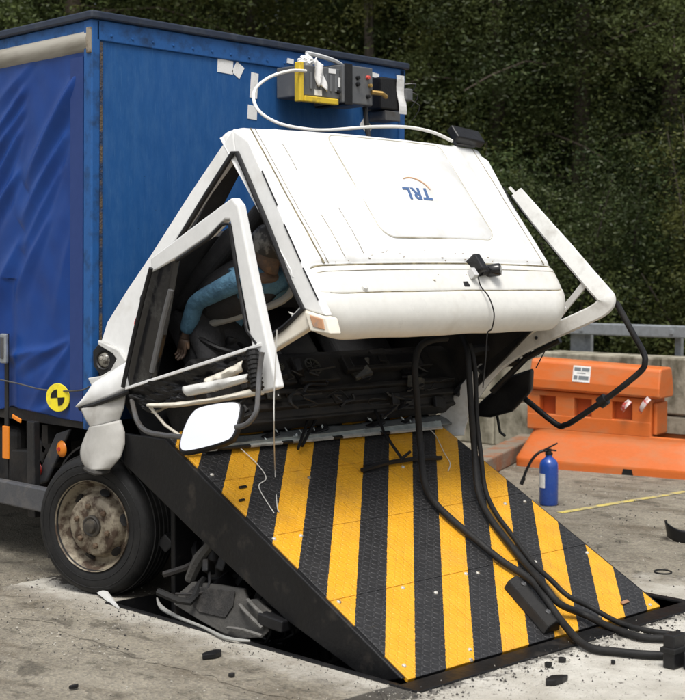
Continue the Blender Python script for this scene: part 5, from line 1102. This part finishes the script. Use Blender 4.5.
# extinguisher
ex = V((4.254,0.047,0.000)); ext = thing('fire_extinguisher', 'blue fire extinguisher standing on the asphalt behind the striped plate', 'fire extinguisher', ex)
er = .073
MB().lathe([(.001, .004), (er * .93, .004), (er, .02), (er, .30), (er * .97, .325), (er * .8, .35), (er * .5, .368), (.028, .375), (.026, .395), (.001, .395)], ex, (0, 0, 1), 36).build('cylinder', EXTB, ext, smooth=True)
MB().lathe([(.024, .39), (.03, .395), (.03, .41), (.02, .415), (.018, .44), (.001, .442)], ex, (0, 0, 1), 16).build('valve', BLACK, ext, smooth=True)
MB().obox(ex + V((0, 0, .455)) - CR * -.01, CR * .055 + V((0, 0, .028)), CF * .011, V((0, 0, .006))).build('lever', BLACK, ext, bevel=.003); MB().obox(ex + V((0, 0, .43)) + CR * .012, CR * .045 - V((0, 0, .006)), CF * .011, V((0, 0, .006))).build('handle', BLACK, ext, bevel=.003)
MB().tube([ex + CR * -.01 + V((0, 0, .425)), ex - CR * .06 + V((0, 0, .42)), ex - CR * .12 + V((0, 0, .37)), ex - CR * .17 + V((0, 0, .28)), ex - CR * .20 + V((0, 0, .20))], .011, 8, smooth=5).build('hose', BLACK, ext, smooth=True)
MB().tube([ex - CR * .192 + V((0, 0, .215)), ex - CR * .215 + V((0, 0, .16))], .016, 8).build('nozzle', BLACK, ext, smooth=True)
lm = MB(); th0 = math.atan2(-CF.y, -CF.x)
lm.grid(lambda u, v: ex + V(((er + .0012) * math.cos(th0 - .55 - 1.1 * u), (er + .0012) * math.sin(th0 - .55 - 1.1 * u), .14 + .11 * v)), 10, 2); lm.build('paper_label', SIGNW, ext)
# torn bumper corner at the pit edge
bp_ = thing('torn_bumper', 'torn grey bumper corner lying below the side beam near the wheel', 'bumper', (-0.084,-1.195,0.000))
BF = [(-0.040,-0.792,0.067), (-0.010,-0.814,0.130), (0.020,-0.878,0.189), (0.020,-1.092,0.207), (0.020,-1.298,0.219), (-0.010,-1.357,0.178), (0.000,-1.421,0.192), (-0.010,-1.486,0.170), (-0.020,-1.549,0.152), (-0.040,-1.535,0.104), (-0.060,-1.579,0.071), (-0.070,-1.539,0.031), (-0.080,-1.385,-0.001), (-0.070,-1.233,-0.001), (-0.060,-1.044,0.025)]
sh_ = MB().prism(BF, (.035, .02, -.005)).build('shell', BUMP, bp_, bevel=.006)
MB().prism([V(p) + V((-.012, -.005, .002)) for p in ((-0.010,-0.865,0.117), (0.000,-0.920,0.177), (0.000,-1.260,0.206), (-0.020,-1.268,0.134), (-0.040,-1.228,0.070), (-0.040,-1.019,0.064))], (.010, .005, 0)).build('recess_panel', M('bumper_dark', (.028, .027, .026), .8, spec=.3, dirt=(.07, .065, .06), dscale=14, damt=(.45, .7), bmp=.6, bscale=90), bp_, bevel=.004)
for (p0, p1) in (((-0.030,-1.326,0.151), (-0.080,-1.551,0.084)), ((-0.020,-1.376,0.183), (-0.060,-1.572,0.124)), ((-0.080,-1.292,0.037), (-0.090,-1.562,0.049))): MB().tube([p0, V(p0).lerp(V(p1), .5) + V((-.02, 0, .015)), p1], .010, 6, smooth=3).build('torn_edge', M('torn_grey', (.13, .125, .115), .8, dirt=(.05, .05, .045), dscale=20), bp_, smooth=True)
MB().tube([(0.002,-0.596,0.060), (-0.066,-0.731,0.040), (-0.094,-0.921,0.025), (-0.119,-1.158,0.020), (-0.169,-1.384,0.020), (-0.121,-1.509,0.020)], [.004, .013, .010, .008, .010, .006], 8, smooth=4).build('edge_strip', M('edge_grey', (.30, .30, .28), .5, dirt=(.12, .11, .10), dscale=12), bp_, smooth=True)
MB().tube([(0.050,-0.822,0.186), (0.050,-0.908,0.316), (0.040,-1.037,0.430)], [.03, .035, .02], 8, smooth=3).build('bracket', BUMP, bp_, smooth=True)
# white plastic splinter by the wheel
sp = MB().grid(lambda u, v: poly([(-0.060,-0.124,0.020), (-0.107,-0.288,0.010), (-0.159,-0.473,0.006)], u).lerp(poly([(-0.040,-0.201,0.035), (-0.091,-0.331,0.020), (-0.150,-0.462,0.008)], u), v) + V((0, 0, .01 * math.sin(v * 3.1))), 8, 4).build('plastic_splinter', M('splinter_grey', (.55, .55, .53), .5), solid=.004)
tag(sp, 'white curved plastic splinter on the ground under the truck wheel', 'debris')
# curved black fender scrap at the right edge
fc_ = V((3.785,-1.517,0.000))
fs = MB().grid(lambda u, v: fc_ + (CR * math.cos(R(150 + 170 * u)) + CF * math.sin(R(150 + 170 * u)) * .8) * (.155 + .02 * v) + V((0, 0, .010 + (.115 - .05 * u) * v + .012 * math.sin(u * 9))), 28, 6).build('fender_scrap', BLACK, smooth=True, solid=.008)
tag(fs, 'curved black fender scrap standing on the ground at the right edge', 'debris')
rg = MB().tube([V((2.741,-1.978,0.000)) + CR * (.05 * math.cos(R(k))) + CF * (.06 * math.sin(R(k))) + V((0, 0, .007)) for k in range(0, 361, 20)], .005, 6).build('rubber_ring', RUBBER, smooth=True)
tag(rg, 'small black rubber ring lying flat on the pale concrete at right', 'debris')
# loose black shards
SHR = [((0.418,-2.947,0.000), .075, .03, .4, 'largest flat black shard on the pale concrete in front of the hoses'), ((-0.400,-1.562,0.000), .075, .028, 1.9, 'black bracket shard lying on the light concrete strip below the torn bumper'), ((0.709,-2.760,0.000), .02, .02, 1, 'small black lump just below the hoses near the plate corner'),
       ((0.596,-2.766,0.000), .022, .016, 2, 'small black crumb left of the lump below the hoses'), ((0.851,-2.944,0.000), .012, .01, 2, 'tiny black chip on pale concrete below the hose bend'), ((-1.153,-1.545,0.000), .03, .01, .3, 'thin dark sliver at the lower left of the picture'),
       ((-0.545,-1.882,0.000), .02, .012, .9, 'dark chip on the concrete strip near the bottom edge'), ((1.536,-2.852,0.000), .018, .012, .2, 'black crumb beside the hose at the right edge')]
for p, l_, w_, rz, lab in SHR:
    p = V(p); rr_ = random.Random(int(l_ * 1e4)); mb = MB(); n_ = 7
    pts = [p + V((math.cos(k * 2 * math.pi / n_ + rz) * l_ * rr_.uniform(.6, 1.1), math.sin(k * 2 * math.pi / n_ + rz) * w_ * 1.4 * rr_.uniform(.6, 1.1), .007)) for k in range(n_)]
    o = mb.prism(pts, (0, 0, .012 + w_ * .4)).build('black_shard', BLACK, bevel=.003); tag(o, lab, 'debris', 'black plastic shards')
for (p, l_, m_, lab) in (((0.140,-1.151,0.707), .028, BLACK, 'upper of two dark chips on the left yellow stripe'), ((0.058,-1.240,0.659), .022, BLACK, 'lower of two dark chips on the left yellow stripe'), ((1.768,-2.376,0.049), .035, M('leaf_brown', (.30, .16, .09), .8), 'curled brown leaf on the right yellow stripe'), ((1.519,-2.481,-0.008), .03, M('leaf_red', (.28, .09, .06), .7), 'reddish leaf at the foot of the right stripes')):
    p = V(p); o = MB().obox(p, (l_, .004, 0), (pw(0, 1) - pw(0, 0)) * l_ * .3, V((0, -math.sin(SL), math.cos(SL))) * .004).build('loose_chip', m_, bevel=.002); tag(o, lab, 'debris')
stn = MB().lathe([(.001, .05), (.03, .045), (.05, .02), (.045, 0)], (5.721,1.732,0.000), (.2, .1, 1), 9).build('pale_stone', PAPER, smooth=True); tag(stn, 'pale stone on the dirt between the plate and the orange barrier', 'stone')
# grit and glass crumbs: too many to count
gr = np.random.default_rng(12); mbv = []; mbf = []
def grit(n, x0, x1, y0, y1, smin, smax, avoid=True):
    k = 0
    while k < n:
        x, y = gr.uniform(x0, x1), gr.uniform(y0, y1)
        if avoid and PX0 - .02 < x < PX1 + .06 and -2.60 < y < PY1: continue
        s_ = smin + (smax - smin) * gr.random() ** 3; z = .006 + s_ * .3; b = len(mbv); a = gr.uniform(0, 6.28)
        for q in range(3): mbv.append((x + s_ * math.cos(a + q * 2.1) * gr.uniform(.6, 1.2), y + s_ * math.sin(a + q * 2.1) * gr.uniform(.6, 1.2), z - s_ * .5))
        mbv.append((x, y, z + s_ * gr.uniform(.2, .6))); mbf.extend([(b, b + 1, b + 3), (b + 1, b + 2, b + 3), (b + 2, b, b + 3)]); k += 1
grit(5200, -2.2, .6, -4.2, 1.6, .0012, .006); grit(3000, -.5, 3.2, -4.2, -2.4, .0012, .007); grit(2600, 2.1, 6, -3, 2.5, .002, .010); grit(900, -.25, 2.3, -2.80, -2.55, .002, .013, False); grit(700, -.9, .3, -1.2, .6, .002, .010); grit(1100, -.30, -.11, -2.6, -.2, .0012, .006)
half = len(mbf) // 2
for nm, lo, hi, mt in (('dark_grit', 0, 1, M('grit_dark', (.035, .032, .03), .9)), ('pale_grit', 1, 2, M('grit_pale', (.38, .36, .31), .9))):
    fsel = [f for i, f in enumerate(mbf) if (i // 3) % 2 == lo]; used_v = sorted({i for f in fsel for i in f}); mp = {v: i for i, v in enumerate(used_v)}
    o = MB().add([mbv[i] for i in used_v], [tuple(mp[i] for i in f) for f in fsel]).build(nm, mt, fixn=False); tag(o, 'dark crumbs of grit strewn over the ground' if lo == 0 else 'pale crumbs of gravel strewn over the ground', 'grit', kind='stuff')
